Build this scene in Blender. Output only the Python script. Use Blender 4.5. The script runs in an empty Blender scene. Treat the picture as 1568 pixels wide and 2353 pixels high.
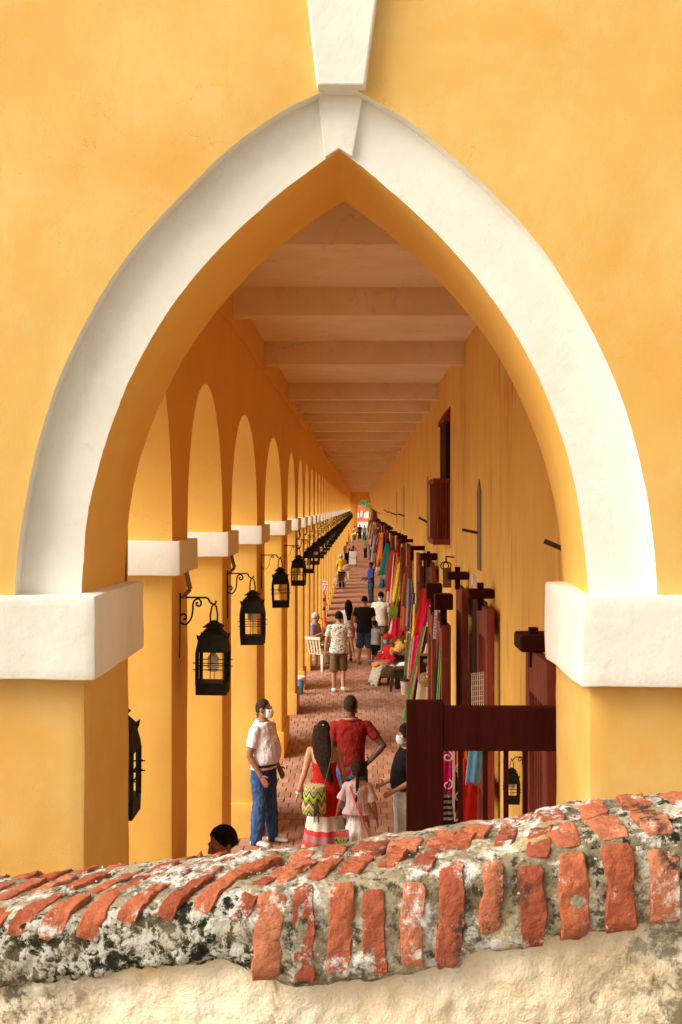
import bpy, bmesh, math, random
import numpy as np
from mathutils import Vector, Matrix, noise
R = math.radians
random.seed(7)
S = bpy.context.scene
COL = S.collection

# ------------------------------------------------------------------ camera, sky, sun, exposure
cam_d = bpy.data.cameras.new('camera'); cam = bpy.data.objects.new('camera', cam_d); COL.objects.link(cam)
cam.location = (0, 0, 4.0); cam.rotation_euler = (R(90), 0, 0)
cam_d.sensor_width = 36; cam_d.lens = 36*2800/2353
cam_d.shift_x = -44/2353; cam_d.shift_y = -11.5/2353
cam_d.clip_end = 2000; cam_d.clip_start = 0.05
S.camera = cam
W = bpy.data.worlds.new('World'); S.world = W; W.use_nodes = True
wn = W.node_tree.nodes; wl = W.node_tree.links; wn.clear()
sky = wn.new('ShaderNodeTexSky'); sky.sky_type = 'NISHITA'; sky.sun_disc = False
SUN_EL, SUN_AZ = 40, 245      # azimuth measured clockwise from +Y (north)
sky.sun_elevation = R(SUN_EL); sky.sun_rotation = R(SUN_AZ); sky.dust_density = 3.0; sky.air_density = 1.0
bw = wn.new('ShaderNodeRGBToBW'); mixw = wn.new('ShaderNodeMix'); mixw.data_type = 'RGBA'
tint = wn.new('ShaderNodeMix'); tint.data_type = 'RGBA'; tint.blend_type = 'MULTIPLY'; tint.inputs[0].default_value = 1
tint.inputs[7].default_value = (1.0, .945, .86, 1)
mixw.inputs[0].default_value = .9
bg = wn.new('ShaderNodeBackground'); bg.inputs[1].default_value = .15
wo = wn.new('ShaderNodeOutputWorld')
wl.new(sky.outputs[0], bw.inputs[0]); wl.new(sky.outputs[0], mixw.inputs[6]); wl.new(bw.outputs[0], mixw.inputs[7])
wl.new(mixw.outputs[2], tint.inputs[6]); wl.new(tint.outputs[2], bg.inputs[0]); wl.new(bg.outputs[0], wo.inputs[0])
sun_d = bpy.data.lights.new('sun', 'SUN'); sun_d.energy = 1.5; sun_d.angle = R(42); sun_d.color = (1, .95, .87)
sun = bpy.data.objects.new('sun', sun_d); COL.objects.link(sun)
sd = Vector((math.sin(R(SUN_AZ))*math.cos(R(SUN_EL)), math.cos(R(SUN_AZ))*math.cos(R(SUN_EL)), math.sin(R(SUN_EL))))
sun.rotation_euler = sd.to_track_quat('Z', 'Y').to_euler()
S.view_settings.view_transform = 'Standard'; S.view_settings.look = 'None'; S.view_settings.gamma = 1
S.view_settings.exposure = 0.91
S.render.engine = 'CYCLES'
S.cycles.max_bounces = 12; S.cycles.diffuse_bounces = 8; S.cycles.glossy_bounces = 3; S.cycles.transparent_max_bounces = 8
S.cycles.use_denoising = True; S.cycles.sample_clamp_indirect = 6
S.cycles.use_adaptive_sampling = True; S.cycles.adaptive_threshold = .015

# ------------------------------------------------------------------ helpers
F = 2800.0
def X_(px, Y): return (px-828)*Y/F          # world X of a picture column at depth Y
def Z_(py, Y): return 4-(py-1165)*Y/F
def hx(s):
    c = [int(s[i:i+2], 16)/255 for i in (0, 2, 4)]
    return tuple((v/12.92 if v <= .04045 else ((v+.055)/1.055)**2.4) for v in c)

class MB:
    def __init__(s): s.v = []; s.f = []
    def add(s, vs, fs):
        o = len(s.v); s.v += [tuple(p) for p in vs]; s.f += [tuple(i+o for i in f) for f in fs]; return s
    def box(s, x0, x1, y0, y1, z0, z1, rot=None, c=None):
        vs = [(x, y, z) for z in (z0, z1) for y in (y0, y1) for x in (x0, x1)]
        if rot is not None:
            c = Vector(c) if c else Vector(((x0+x1)/2, (y0+y1)/2, (z0+z1)/2))
            vs = [tuple(rot @ (Vector(p)-c)+c) for p in vs]
        return s.add(vs, [(0,2,3,1),(4,5,7,6),(0,1,5,4),(2,6,7,3),(0,4,6,2),(1,3,7,5)])
    def bar(s, p, q, w, h=None, up=(0,0,1)):
        p, q = Vector(p), Vector(q); d = (q-p).normalized(); u = Vector(up)
        a = d.cross(u)
        if a.length < 1e-4: a = d.cross(Vector((1,0,0)))
        a.normalize(); b = a.cross(d); h = h or w
        vs = [e+a*sx*w/2+b*sy*h/2 for e in (p, q) for sx, sy in ((-1,-1),(1,-1),(1,1),(-1,1))]
        return s.add(vs, [(3,2,1,0),(4,5,6,7),(0,1,5,4),(1,2,6,5),(2,3,7,6),(3,0,4,7)])
    def rings(s, rings, cap=True, close=True):
        n = len(rings[0]); vs = [p for r in rings for p in r]; fs = []
        for i in range(len(rings)-1):
            for j in range(n if close else n-1):
                k = (j+1) % n
                fs.append((i*n+j, i*n+k, (i+1)*n+k, (i+1)*n+j))
        if cap: fs += [tuple(range(n-1, -1, -1)), tuple((len(rings)-1)*n+j for j in range(n))]
        return s.add(vs, fs)
    def tube(s, pts, rad, n=8, cap=True):
        pts = [Vector(p) for p in pts]
        if not hasattr(rad, '__len__'): rad = [rad]*len(pts)
        rs = []; ref = None
        for i, p in enumerate(pts):
            t = (pts[min(i+1, len(pts)-1)]-pts[max(i-1, 0)])
            t = t.normalized() if t.length > 1e-9 else Vector((0,0,1))
            if ref is None:
                ref = t.cross(Vector((0,1,0))) if abs(t.y) < .9 else t.cross(Vector((1,0,0)))
            a = (ref-t*ref.dot(t)).normalized(); ref = a; b = t.cross(a)
            r = rad[i]; ra, rb = (r if hasattr(r, '__len__') else (r, r))
            rs.append([p+a*ra*math.cos(2*math.pi*k/n)+b*rb*math.sin(2*math.pi*k/n) for k in range(n)])
        return s.rings(rs, cap)
    def lathe(s, prof, c=(0,0,0), n=16, cap=True):
        c = Vector(c)
        return s.rings([[c+Vector((r*math.cos(2*math.pi*k/n), r*math.sin(2*math.pi*k/n), z)) for k in range(n)] for r, z in prof], cap)
    def ell(s, c, r, n=12, m=8, rot=None):
        c = Vector(c); rs = []
        for i in range(m+1):
            t = -math.pi/2+math.pi*i/m; k_ = max(math.cos(t), .02)
            ring = []
            for k in range(n):
                p = Vector((r[0]*k_*math.cos(2*math.pi*k/n), r[1]*k_*math.sin(2*math.pi*k/n), r[2]*math.sin(t)))
                ring.append(c+(rot @ p if rot is not None else p))
            rs.append(ring)
        return s.rings(rs)
    def mesh(s, name):
        me = bpy.data.meshes.new(name); me.from_pydata(s.v, [], s.f); me.update(); return me
    def build(s, name, mat, parent=None, smooth=False, loc=None):
        me = s.mesh(name); return mk(name, me, mat, parent, smooth, loc)
def mk(name, me, mat, parent=None, smooth=False, loc=None):
    o = bpy.data.objects.new(name, me); COL.objects.link(o)
    if mat is not None and not me.materials: me.materials.append(M[mat] if isinstance(mat, str) else mat)
    if smooth:
        me.polygons.foreach_set('use_smooth', [True]*len(me.polygons))
        if smooth == 'auto':
            me.set_sharp_from_angle(angle=R(40))
    if parent is not None: o.parent = parent
    if loc is not None: o.location = loc
    return o
def empty(name, loc=(0,0,0), rz=0):
    o = bpy.data.objects.new(name, None); COL.objects.link(o); o.location = loc; o.rotation_euler.z = rz; return o
def tag(o, label=None, cat=None, group=None, kind=None):
    if label: o['label'] = label
    if cat: o['category'] = cat
    if group: o['group'] = group
    if kind: o['kind'] = kind
    return o
def copy_tree(o, parent=None, kids=None):
    c = o.copy(); COL.objects.link(c); c.parent = parent
    for ch in list(o.children): copy_tree(ch, c)
    return c
def bevel(o, w, seg=1):
    m = o.modifiers.new('bevel', 'BEVEL'); m.width = w; m.segments = seg; m.limit_method = 'ANGLE'; m.angle_limit = R(40); return o
def fbm(p, s=1.0, o=4): return noise.fractal(Vector(p)*s, 1.0, 2.0, o)

# ------------------------------------------------------------------ materials
M = {}
class NT:
    def __init__(s, name):
        m = bpy.data.materials.new(name); m.use_nodes = True; s.m = m; s.n = m.node_tree.nodes; s.l = m.node_tree.links
        s.b = s.n['Principled BSDF']; s.tc = s.n.new('ShaderNodeTexCoord'); M[name] = m
        geo = s.n.new('ShaderNodeNewGeometry'); s.pos = geo.outputs['Position']
    def map(s, src, scale):
        mp = s.n.new('ShaderNodeMapping'); mp.inputs['Scale'].default_value = scale if hasattr(scale, '__len__') else (scale,)*3
        s.l.new(src, mp.inputs[0]); return mp.outputs[0]
    def noise(s, scale, detail=4, rough=.55, src=None, dist=0):
        t = s.n.new('ShaderNodeTexNoise'); t.inputs['Scale'].default_value = scale; t.inputs['Detail'].default_value = detail
        t.inputs['Roughness'].default_value = rough; t.inputs['Distortion'].default_value = dist
        s.l.new(src or s.pos, t.inputs['Vector']); return t.outputs['Fac']
    def vor(s, scale, src=None, feat='F1'):
        t = s.n.new('ShaderNodeTexVoronoi'); t.feature = feat; t.inputs['Scale'].default_value = scale
        s.l.new(src or s.pos, t.inputs['Vector']); return t.outputs['Distance']
    def ramp(s, src, stops):
        r = s.n.new('ShaderNodeValToRGB'); s.l.new(src, r.inputs[0]); e = r.color_ramp.elements
        while len(e) > 1: e.remove(e[-1])
        for i, (p, c) in enumerate(stops):
            c = (c, c, c, 1) if not hasattr(c, '__len__') else tuple(c[:3])+(1,)
            if i == 0: e[0].position = p; e[0].color = c
            else: k = e.new(p); k.color = c
        return r.outputs[0]
    def mix(s, f, a, b, mode='MIX'):
        t = s.n.new('ShaderNodeMix'); t.data_type = 'RGBA'; t.blend_type = mode
        for k, v in ((0, f), (6, a), (7, b)):
            if hasattr(v, 'links') or hasattr(v, 'is_linked'): s.l.new(v, t.inputs[k])
            elif hasattr(v, '__len__'): t.inputs[k].default_value = tuple(v[:3])+(1,)
            else: t.inputs[k].default_value = v
        return t.outputs[2]
    def math(s, op, a, b=0.0):
        t = s.n.new('ShaderNodeMath'); t.operation = op
        for k, v in ((0, a), (1, b)):
            if hasattr(v, 'is_linked'): s.l.new(v, t.inputs[k])
            else: t.inputs[k].default_value = v
        return t.outputs[0]
    def color(s, c):
        if hasattr(c, 'is_linked'): s.l.new(c, s.b.inputs['Base Color'])
        else: s.b.inputs['Base Color'].default_value = tuple(c[:3])+(1,)
        return s
    def bump(s, h, dist=.01, strength=1, prev=None):
        t = s.n.new('ShaderNodeBump'); t.inputs['Distance'].default_value = dist; t.inputs['Strength'].default_value = strength
        s.l.new(h, t.inputs['Height'])
        if prev is not None: s.l.new(prev, t.inputs['Normal'])
        s.l.new(t.outputs[0], s.b.inputs['Normal']); return t.outputs[0]
    def rough(s, r, spec=.3):
        s.b.inputs['Roughness'].default_value = r; s.b.inputs['Specular IOR Level'].default_value = spec; return s
def plain(name, c, rough=.7, spec=.3, var=.12, scale=9, metal=0):
    t = NT(name); n = t.noise(scale, 3)
    lo = tuple(v*(1-var) for v in c); hi = tuple(min(1, v*(1+var)) for v in c)
    t.color(t.ramp(n, [(.3, lo), (.7, hi)])); t.rough(rough, spec); t.b.inputs['Metallic'].default_value = metal
    return t
def fabric(name, c, var=.15, rough=.9, sheen=.0):
    t = plain(name, c, rough, .15, var, 14)
    w = t.noise(60, 3); w2 = t.noise(14, 2, src=t.map(t.pos, (1.5, 1.5, .5)))
    t.bump(t.math('ADD', t.math('MULTIPLY', w, .15), w2), .03, .5)
    return t

# painted plaster, marigold yellow, brushed unevenly, with pimples and hairline patches
def plaster(name, base, deep, pale, streaks=False):
    t = NT(name)
    n1 = t.noise(.9, 5, .6, dist=.6); n2 = t.noise(3.2, 6, .65); n3 = t.noise(90, 3)
    c = t.mix(t.ramp(n1, [(.36, 0), (.62, 1)]), deep, base)
    c = t.mix(t.ramp(n2, [(.45, 0), (.72, .75)]), c, pale)
    if streaks:
        st = t.noise(1.0, 6, .6, src=t.map(t.pos, (3, 1.1, .30)), dist=.4)
        c = t.mix(t.ramp(st, [(.50, 0), (.72, .50)]), c, tuple(v*k for v, k in zip(base, (.66, .52, .36))))
        st2 = t.noise(1.0, 6, .7, src=t.map(t.pos, (6, 4.5, .55)), dist=.8)
        hi = t.noise(.55, 4, src=t.map(t.pos, (1, 1, .8)))
        c = t.mix(t.math('MULTIPLY', t.ramp(st2, [(.55, 0), (.68, .9)]), t.ramp(hi, [(.44, 0), (.56, 1)])), c, (.20, .11, .035))
        st3 = t.noise(1.0, 5, .65, src=t.map(t.pos, (3, 1.6, .22)), dist=.5)
        c = t.mix(t.ramp(st3, [(.55, 0), (.75, .35)]), c, tuple(min(1, v*k) for v, k in zip(base, (1.02, 1.12, 1.3))))
    ck = t.math('ABSOLUTE', t.math('SUBTRACT', t.noise(3.1, 6, .6, dist=.5), .5))
    ckm = t.math('MULTIPLY', t.ramp(ck, [(0, 1), (.004, 0)]), t.ramp(t.noise(1.3, 3), [(.60, 0), (.66, .6)]))
    c = t.mix(ckm, c, tuple(v*.6 for v in deep))
    br_ = t.noise(2.4, 5, .6, src=t.map(t.pos, (2.2, 1, .9)), dist=1.5); c = t.mix(t.ramp(br_, [(.52, 0), (.68, .55)]), c, deep)
    pim = t.vor(38); pm = t.ramp(pim, [(.0, 1), (.16, 0)])
    pmask = t.ramp(t.noise(2.3, 3), [(.5, 0), (.6, 1)])
    h = t.math('ADD', t.math('MULTIPLY', n3, .22), t.math('MULTIPLY', t.math('MULTIPLY', pm, pmask), .5))
    h = t.math('ADD', h, t.math('MULTIPLY', t.noise(5, 5), .8))
    t.color(c); t.rough(.75, .25); t.bump(h, .010, .38)
    return t
plaster('yellow', (.725, .455, .125), (.73, .39, .085), (.735, .50, .175))  # same paint as inside, toned down so the interior looks better lit
plaster('yellow_inner', (.81, .47, .10), (.79, .43, .08), (.82, .50, .125))
plaster('yellow_stained', (.81, .47, .10), (.78, .42, .075), (.82, .51, .13), True)
t = NT('white_paint'); n1 = t.noise(2.2, 6, .65); n2 = t.noise(120, 2)
c = t.ramp(n1, [(.3, (.75, .69, .57)), (.55, (.82, .775, .675)), (.8, (.84, .80, .72))])
c = t.mix(t.ramp(t.noise(9, 6, .7), [(.60, 0), (.8, .55)]), c, (.60, .51, .35)); c = t.mix(t.ramp(t.noise(1.0, 6, .7, src=t.map(t.pos, (7, 7, 1.2))), [(.58, 0), (.75, .4)]), c, (.62, .54, .40))
t.color(c); t.rough(.7, .3); t.bump(t.math('ADD', t.math('MULTIPLY', n2, .2), t.math('MULTIPLY', t.noise(9, 6, .6), 1.2)), .007, .6)
t = NT('ceiling_white'); n1 = t.noise(1.4, 6, .65)
crk = t.math('MULTIPLY', t.ramp(t.math('ABSOLUTE', t.math('SUBTRACT', t.noise(1.1, 5, .6, dist=.4), .5)), [(0, 1), (.005, 0)]), t.ramp(t.noise(.8, 3), [(.48, 0), (.55, .25)]))
c = t.ramp(n1, [(.3, (.76, .62, .43)), (.7, (.86, .75, .55))])
c = t.mix(crk, c, (.28, .17, .09)); c = t.mix(t.ramp(t.noise(4, 6, .7), [(.56, 0), (.72, .4)]), c, (.52, .38, .25))
t.color(c); t.rough(.85, .2); t.bump(t.noise(12, 6), .01, .4)
# ------------------------------------------------------------------ more surface materials
t = NT('dark_wood'); n = t.noise(3, 5, .6, src=t.map(t.pos, (9, 9, .8)))
t.color(t.ramp(n, [(.3, (.030, .0026, .0012)), (.7, (.052, .0052, .0024))])); t.rough(.7, .10); t.bump(n, .006, .4)
t = NT('red_wood'); n = t.noise(3, 5, .6, src=t.map(t.pos, (9, 9, .7)))
c = t.ramp(n, [(.3, (.15, .026, .014)), (.7, (.25, .055, .032))])
c = t.mix(t.ramp(t.noise(6, 5, .7), [(.62, 0), (.75, .5)]), c, (.27, .12, .07))
t.color(c); t.rough(.65, .15); t.bump(n, .006, .4)
t = NT('paving_brick'); info = t.n.new('ShaderNodeObjectInfo'); at = t.n.new('ShaderNodeAttribute'); at.attribute_name = 'rnd'
rn = t.math('FRACT', t.math('ADD', info.outputs['Random'], at.outputs['Fac']))
c = t.ramp(rn, [(0, (.30, .135, .08)), (.35, (.385, .20, .128)), (.7, (.44, .238, .155)), (1, (.50, .285, .19))])
c = t.mix(t.ramp(t.noise(2.2, 5, .65), [(.42, 0), (.7, .5)]), c, (.27, .125, .075))
c = t.mix(t.ramp(t.noise(26, 4, .7), [(.5, 0), (.75, .45)]), c, (.52, .27, .17))
t.color(c); t.rough(.7, .35); t.bump(t.noise(40, 4), .006, .6)
t = NT('paving_joint'); t.color(t.ramp(t.noise(5, 4), [(.3, (.20, .095, .06)), (.7, (.30, .155, .10))])); t.rough(.9, .1)
t = NT('paving_far'); br = t.n.new('ShaderNodeTexBrick'); br.inputs['Scale'].default_value = 1; br.inputs['Brick Width'].default_value = .165
br.inputs['Row Height'].default_value = .30; br.inputs['Mortar Size'].default_value = .006
br.inputs['Color1'].default_value = (.37, .175, .105, 1); br.inputs['Color2'].default_value = (.45, .225, .14, 1); br.inputs['Mortar'].default_value = (.12, .05, .03, 1)
t.l.new(t.pos, br.inputs[0]); t.color(t.mix(t.ramp(t.noise(1.2, 5), [(.4, 0), (.7, .5)]), br.outputs[0], (.30, .13, .08))); t.rough(.75, .3)
t = NT('plaza_stone'); t.color(t.ramp(t.noise(1.5, 6, .65), [(.3, (.50, .45, .38)), (.7, (.64, .59, .51))])); t.rough(.9, .2)
t = NT('rampart_stone'); t.color(t.ramp(t.noise(4, 6, .7), [(.3, (.22, .19, .15)), (.7, (.40, .35, .28))])); t.rough(.95, .1); t.bump(t.noise(9, 6), .03, .7)

# ------------------------------------------------------------------ ground and walkway
g = MB().add([(-700, -300, -.17), (700, -300, -.17), (700, 900, -.17), (-700, 900, -.17)], [(0,1,2,3)]).build('ground', 'plaza_stone'); tag(g, kind='structure')
rw = MB().box(-9, 9, -9, 2.70, -.165, 2.32).build('rampart_walkway', 'rampart_stone'); tag(rw, kind='structure')
fl = MB().box(-2.2, 1.36, 5.3, 47.0, -.16, -.012).build('floor', 'paving_joint'); tag(fl, kind='structure')
MB().box(-2.2, 1.36, 47.0, 158, -.16, -.001).build('far_paving', 'paving_far', fl)
# paving bricks: running bond, long side along the corridor; the nearest 300 in view are single pieces
bw_, bl_, gap = .165, .30, .010
rng = random.Random(3)
me_b = MB()
h_ = .002
def brick_vs(cx, cy, sx, sy, z1, tilt=(0, 0)):
    e = .007
    vs = []
    for (k, z) in ((0, -.03), (0, z1-e), (e, z1)):
        for sx_, sy_ in ((-1,-1),(1,-1),(1,1),(-1,1)):
            x = sx_*(sx/2-k); y = sy_*(sy/2-k)
            vs.append((cx+x, cy+y, z+tilt[0]*x+tilt[1]*y))
    fs = [(8,9,10,11)]
    for a in (0, 4):
        for j in range(4): fs.append((a+j, a+(j+1) % 4, a+4+(j+1) % 4, a+4+j))
    return vs, fs
variants = []
for k in range(6):
    v_, f_ = brick_vs(0, 0, bw_-gap+rng.uniform(-.006, .004), bl_-gap+rng.uniform(-.006, .004), 0, (rng.uniform(-.025, .025), rng.uniform(-.012, .012)))
    mb = MB(); mb.add(v_, f_); me = mb.mesh('paving_brick'); me.materials.append(M['paving_brick']); variants.append(me)
rest = MB(); rest_r = []; nsingle = 0
Y = 8.4; row = 0
while Y < 46.9:
    x = -1.62+(row % 2)*bw_/2+rng.uniform(-.012, .012)
    while x < 1.26:
        z = rng.gauss(0, .0025)
        if 13.0 <= Y and x > -1.3 and x < .62 and nsingle < 300:
            o = bpy.data.objects.new('paving_brick', rng.choice(variants)); COL.objects.link(o); o.parent = fl
            o.location = (x+bw_/2, Y+bl_/2, z); o.rotation_euler.z = rng.choice((0, math.pi))+rng.gauss(0, .008); nsingle += 1
        elif not (Y < 12 and x < -1.3):
            v_, f_ = brick_vs(x+bw_/2, Y+bl_/2, bw_-gap, bl_-gap, z, (rng.uniform(-.025, .025), rng.uniform(-.012, .012)))
            rest.add(v_, f_); rest_r += [rng.random()]*9
        x += bw_
    Y += bl_; row += 1
rb = rest.build('paving_brick', 'paving_brick', fl); tag(rb, kind='stuff')
a_ = rb.data.attributes.new('rnd', 'FLOAT', 'FACE'); a_.data.foreach_set('value', rest_r)

# ------------------------------------------------------------------ the arcade building
XL, XR, XO = -1.25, 1.334, -2.1
ZB, ZC = 5.82, 6.10
YW, YBAND, YBACK = 5.47, 5.56, 6.52
END = 154.0
BLD = empty('arcade_building', (0, 5.5, 0))
tag(BLD, 'long marigold yellow arcade with white trimmed pointed arch and beamed ceiling', 'building')
BLD.location = (0, 0, 0)
inner = [(187,1355),(189,1305),(193,1255),(204,1149),(237,1034),(281,905),(338,791),(413,672),(479,598),(567,505),(624,458),(689,409),(747,365),(778,343),
         (812,365),(856,400),(922,458),(985,517),(1056,589),(1122,668),(1168,737),(1218,820),(1259,911),(1292,998),(1317,1081),(1330,1148),(1342,1234),(1349,1300),(1352,1357)]
outer = [(34,1355),(38,1300),(43,1237),(55,1149),(83,1034),(108,941),(145,835),(196,738),(255,637),(316,549),(396,470),(470,391),(589,286),(689,229),(724,214),(786,190),
         (848,214),(902,249),(955,287),(1034,350),(1085,396),(1168,475),(1247,567),(1309,662),(1363,762),(1417,874),(1454,982),(1475,1069),(1491,1148),(1503,1227),(1508,1290),(1510,1350)]
back = [(286,1345),(290,1250),(299,1152),(318,1060),(336,1002),(376,907),(402,859),(431,806),(460,758),(501,714),(545,655),(591,613),(653,554),(750,486),(791,462),
        (833,488),(932,569),(1031,666),(1099,749),(1149,817),(1168,853),(1209,944),(1247,1036),(1274,1148),(1288,1210),(1293,1280),(1295,1342)]
def world_poly(pl, Y): return [Vector((X_(x, Y), Y, Z_(y, Y))) for x, y in pl]
def halves(P):
    k = max(range(len(P)), key=lambda i: P[i].z); return P[:k+1], P[k:]
def resample(P, n, wob=0, seed=0):
    L = [0]
    for a, b in zip(P, P[1:]): L.append(L[-1]+(b-a).length)
    out = []; j = 0
    for i in range(n+1):
        s = L[-1]*i/n
        while j < len(P)-2 and L[j+1] < s: j += 1
        # Catmull-Rom for a smooth hand-trowelled curve
        u = (s-L[j])/max(L[j+1]-L[j], 1e-9)
        p0 = P[max(j-1, 0)]; p1 = P[j]; p2 = P[j+1]; p3 = P[min(j+2, len(P)-1)]
        q = .5*((2*p1)+(p2-p0)*u+(2*p0-5*p1+4*p2-p3)*u*u+(3*p1-p0-3*p2+p3)*u**3)
        if wob and 0 < i < n:
            q = q+Vector((fbm((s*3, seed, 0), 1), 0, fbm((s*3, seed+9, 5), 1)))*wob+Vector((noise.noise((s*28, seed, 3)), 0, noise.noise((s*28, seed+4, 3))))*wob*.35
        out.append(q)
    return out
N_ = 90
def curve(pl, Y, wob, seed):
    a, b = halves(world_poly(pl, Y))
    def sm(P):
        for _ in range(60): P = [P[0]]+[P[i]*.5+(P[i-1]+P[i+1])*.25 for i in range(1, len(P)-1)]+[P[-1]]
        return [p+Vector((fbm((i*.12, seed, 0), 1), 0, fbm((i*.12, seed+9, 5), 1)))*wob*.6+Vector((noise.noise((i*.9, seed, 3)), 0, noise.noise((i*.9, seed+4, 3))))*wob*.3 if 0 < i < len(P)-1 else p for i, p in enumerate(P)]
    return sm(resample(a, N_))+sm(resample(b, N_))[1:]
I_front = curve(inner, YBAND, .006, 1); O_wall = curve(outer, YW, .006, 2); B_back = curve(back, YBACK, .004, 3)
spring = 3.60
def at_spring(P):           # start and end exactly at the capital top
    P[0].z = P[-1].z = spring-.03; return P
for P in (I_front, O_wall, B_back): at_spring(P)
O_band = [Vector((p.x, YBAND, p.z)) for p in O_wall]
def strip(A, B, flip=False):
    m = MB(); n = len(A); fs = [(i, i+1, n+i+1, n+i) for i in range(n-1)]
    if flip: fs = [f[::-1] for f in fs]
    return m.add(A+B, fs)
# yellow front wall above the capitals: rings of quads from the arch outline to a far rectangle
XWL, XWR, ZT = XO, 4.6, 7.6
n = len(O_wall); far = []
for i, p in enumerate(O_wall):
    cx, cz = -.1, spring-.03
    d = Vector((p.x-cx, 0, p.z-cz)); k = 1e9
    if d.x > 1e-6: k = min(k, (XWR-cx)/d.x)
    if d.x < -1e-6: k = min(k, (XWL-cx)/d.x)
    if d.z > 1e-6: k = min(k, (ZT-cz)/d.z)
    far.append(Vector((cx+d.x*k, YW, cz+d.z*k)))
m = MB(); Kn = 22
grid = []
for r in range(Kn+1):
    tt = (r/Kn)**1.4
    for i in range(n):
        p = O_wall[i].lerp(far[i], tt)
        dy = fbm((p.x, 3, p.z), 1.3, 3)*.010*min(1, tt*12)
        grid.append((p.x, YW+dy, p.z))
fs = [(r*n+i, r*n+i+1, (r+1)*n+i+1, (r+1)*n+i) for r in range(Kn) for i in range(n-1)]
m.add(grid, fs)
# corners beyond the fan, then the back of the wall
m.add([(XWL, YW, ZT), (far[0].x, YW, far[0].z)], [])
fw = m.build('front_wall', 'yellow', BLD, True)
MB().box(XWL, XL-.3, YW+.15, YBACK, spring-.05, ZT).box(1.5, XWR, YW+.15, YBACK, spring-.05, ZT).box(XWL, XWR, YW+.15, YBACK, 6.45, ZT).build('wall_core', 'yellow_inner', BLD)
# white reveal and band
a = strip(O_wall, O_band); a.add(*(lambda s: (s.v, s.f))(strip(O_band, I_front)))
band = a.build('arch_band', 'white_paint', BLD, 'auto')
bm_ = band.data
# slab behind the band and the yellow soffit
sf = strip(I_front, B_back); sf.build('arch_soffit', 'yellow_inner', BLD, True)
# rear face of the front arch (seen from inside)
rear = [Vector((max(min(p.x*1.0+(p.x-(-.1))*2.0, 4.6), XO), YBACK, p.z+3.0)) for p in B_back]
strip(B_back, rear, True).build('rear_wall', 'yellow_inner', BLD)
# keystone, upper part proud of the wall, lower part proud of the band
def prism(front, base):
    m = MB(); n = len(front); return m.add(front+base, [tuple(range(n))[::-1]]+[(i, (i+1) % n, n+(i+1) % n, n+i) for i in range(n)])
Yk = 5.405
kf = [Vector((X_(x, Yk), Yk, Z_(y, Yk))) for x, y in ((729.7,195),(838,195),(864.5,0),(884,-190),(689,-190),(707.7,0))]
kb = [Vector((X_(x, YW), YBAND+.05, Z_(y, YW))) for x, y in ((725.5,210),(848,212),(872,0),(891,-190),(684,-190),(703.5,0))]
ks = prism(kf, kb).build('keystone', 'white_paint', band); bevel(ks, .008, 2)
Yk2 = YBAND-.028
kf = [Vector((X_(x, Yk2), Yk2, Z_(y, Yk2))) for x, y in ((729,212),(836,212),(811,361),(796,352),(779.5,341),(764,351),(747,362))]
kb = [Vector((p.x, YBAND+.3, p.z)) for p in kf]
kb = [p+Vector((0, 0, .035)) for p in kb]
ks = prism(kf, kb).build('keystone', 'white_paint', band); bevel(ks, .006, 2)
def rough_box(name, mat, x0, x1, y0, y1, z0, z1, parent, cell=.06, amp=.006, bev=.012, seed=0):
    bm = bmesh.new(); bmesh.ops.create_cube(bm, size=1)
    for v in bm.verts: v.co = Vector(((x0+x1)/2+v.co.x*(x1-x0), (y0+y1)/2+v.co.y*(y1-y0), (z0+z1)/2+v.co.z*(z1-z0)))
    bmesh.ops.bevel(bm, geom=bm.edges[:], offset=bev, segments=2, affect='EDGES', profile=.6)
    for ax, a0, a1 in ((0, x0, x1), (1, y0, y1), (2, z0, z1)):
        k = max(1, min(40, int((a1-a0)/cell)))
        for i in range(1, k):
            pl = Vector((0,0,0)); no = Vector((0,0,0)); pl[ax] = a0+(a1-a0)*i/k; no[ax] = 1
            bmesh.ops.bisect_plane(bm, geom=bm.verts[:]+bm.edges[:]+bm.faces[:], plane_co=pl, plane_no=no)
    bm.normal_update()
    for v in bm.verts:
        p = v.co; d = fbm((p.x+seed, p.y, p.z), 2.2, 4)*amp+noise.noise((p.x*22, p.y*22+seed, p.z*22))*amp*.25
        v.co = p+v.normal*d
    me = bpy.data.meshes.new(name); bm.to_mesh(me); bm.free()
    return mk(name, me, mat, parent, 'auto')
rough_box('capital', 'white_paint', XO-.08, X_(218, 5.39), 5.39, 6.62, 3.235, 3.605, BLD, .05, .007, .014, 1)
rough_box('capital', 'white_paint', X_(1336, 5.39), XWR, 5.39, 6.44, 3.200, 3.605, BLD, .06, .007, .014, 5)
rough_box('pier', 'yellow', XO, X_(195, 5.5), 5.50, 6.56, -.165, 3.30, BLD, .08, .006, .018, 9)
rough_box('pier', 'yellow', X_(1354, 5.5), XWR, 5.50, 6.44, -.165, 3.28, BLD, .08, .006, .018, 14)

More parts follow.
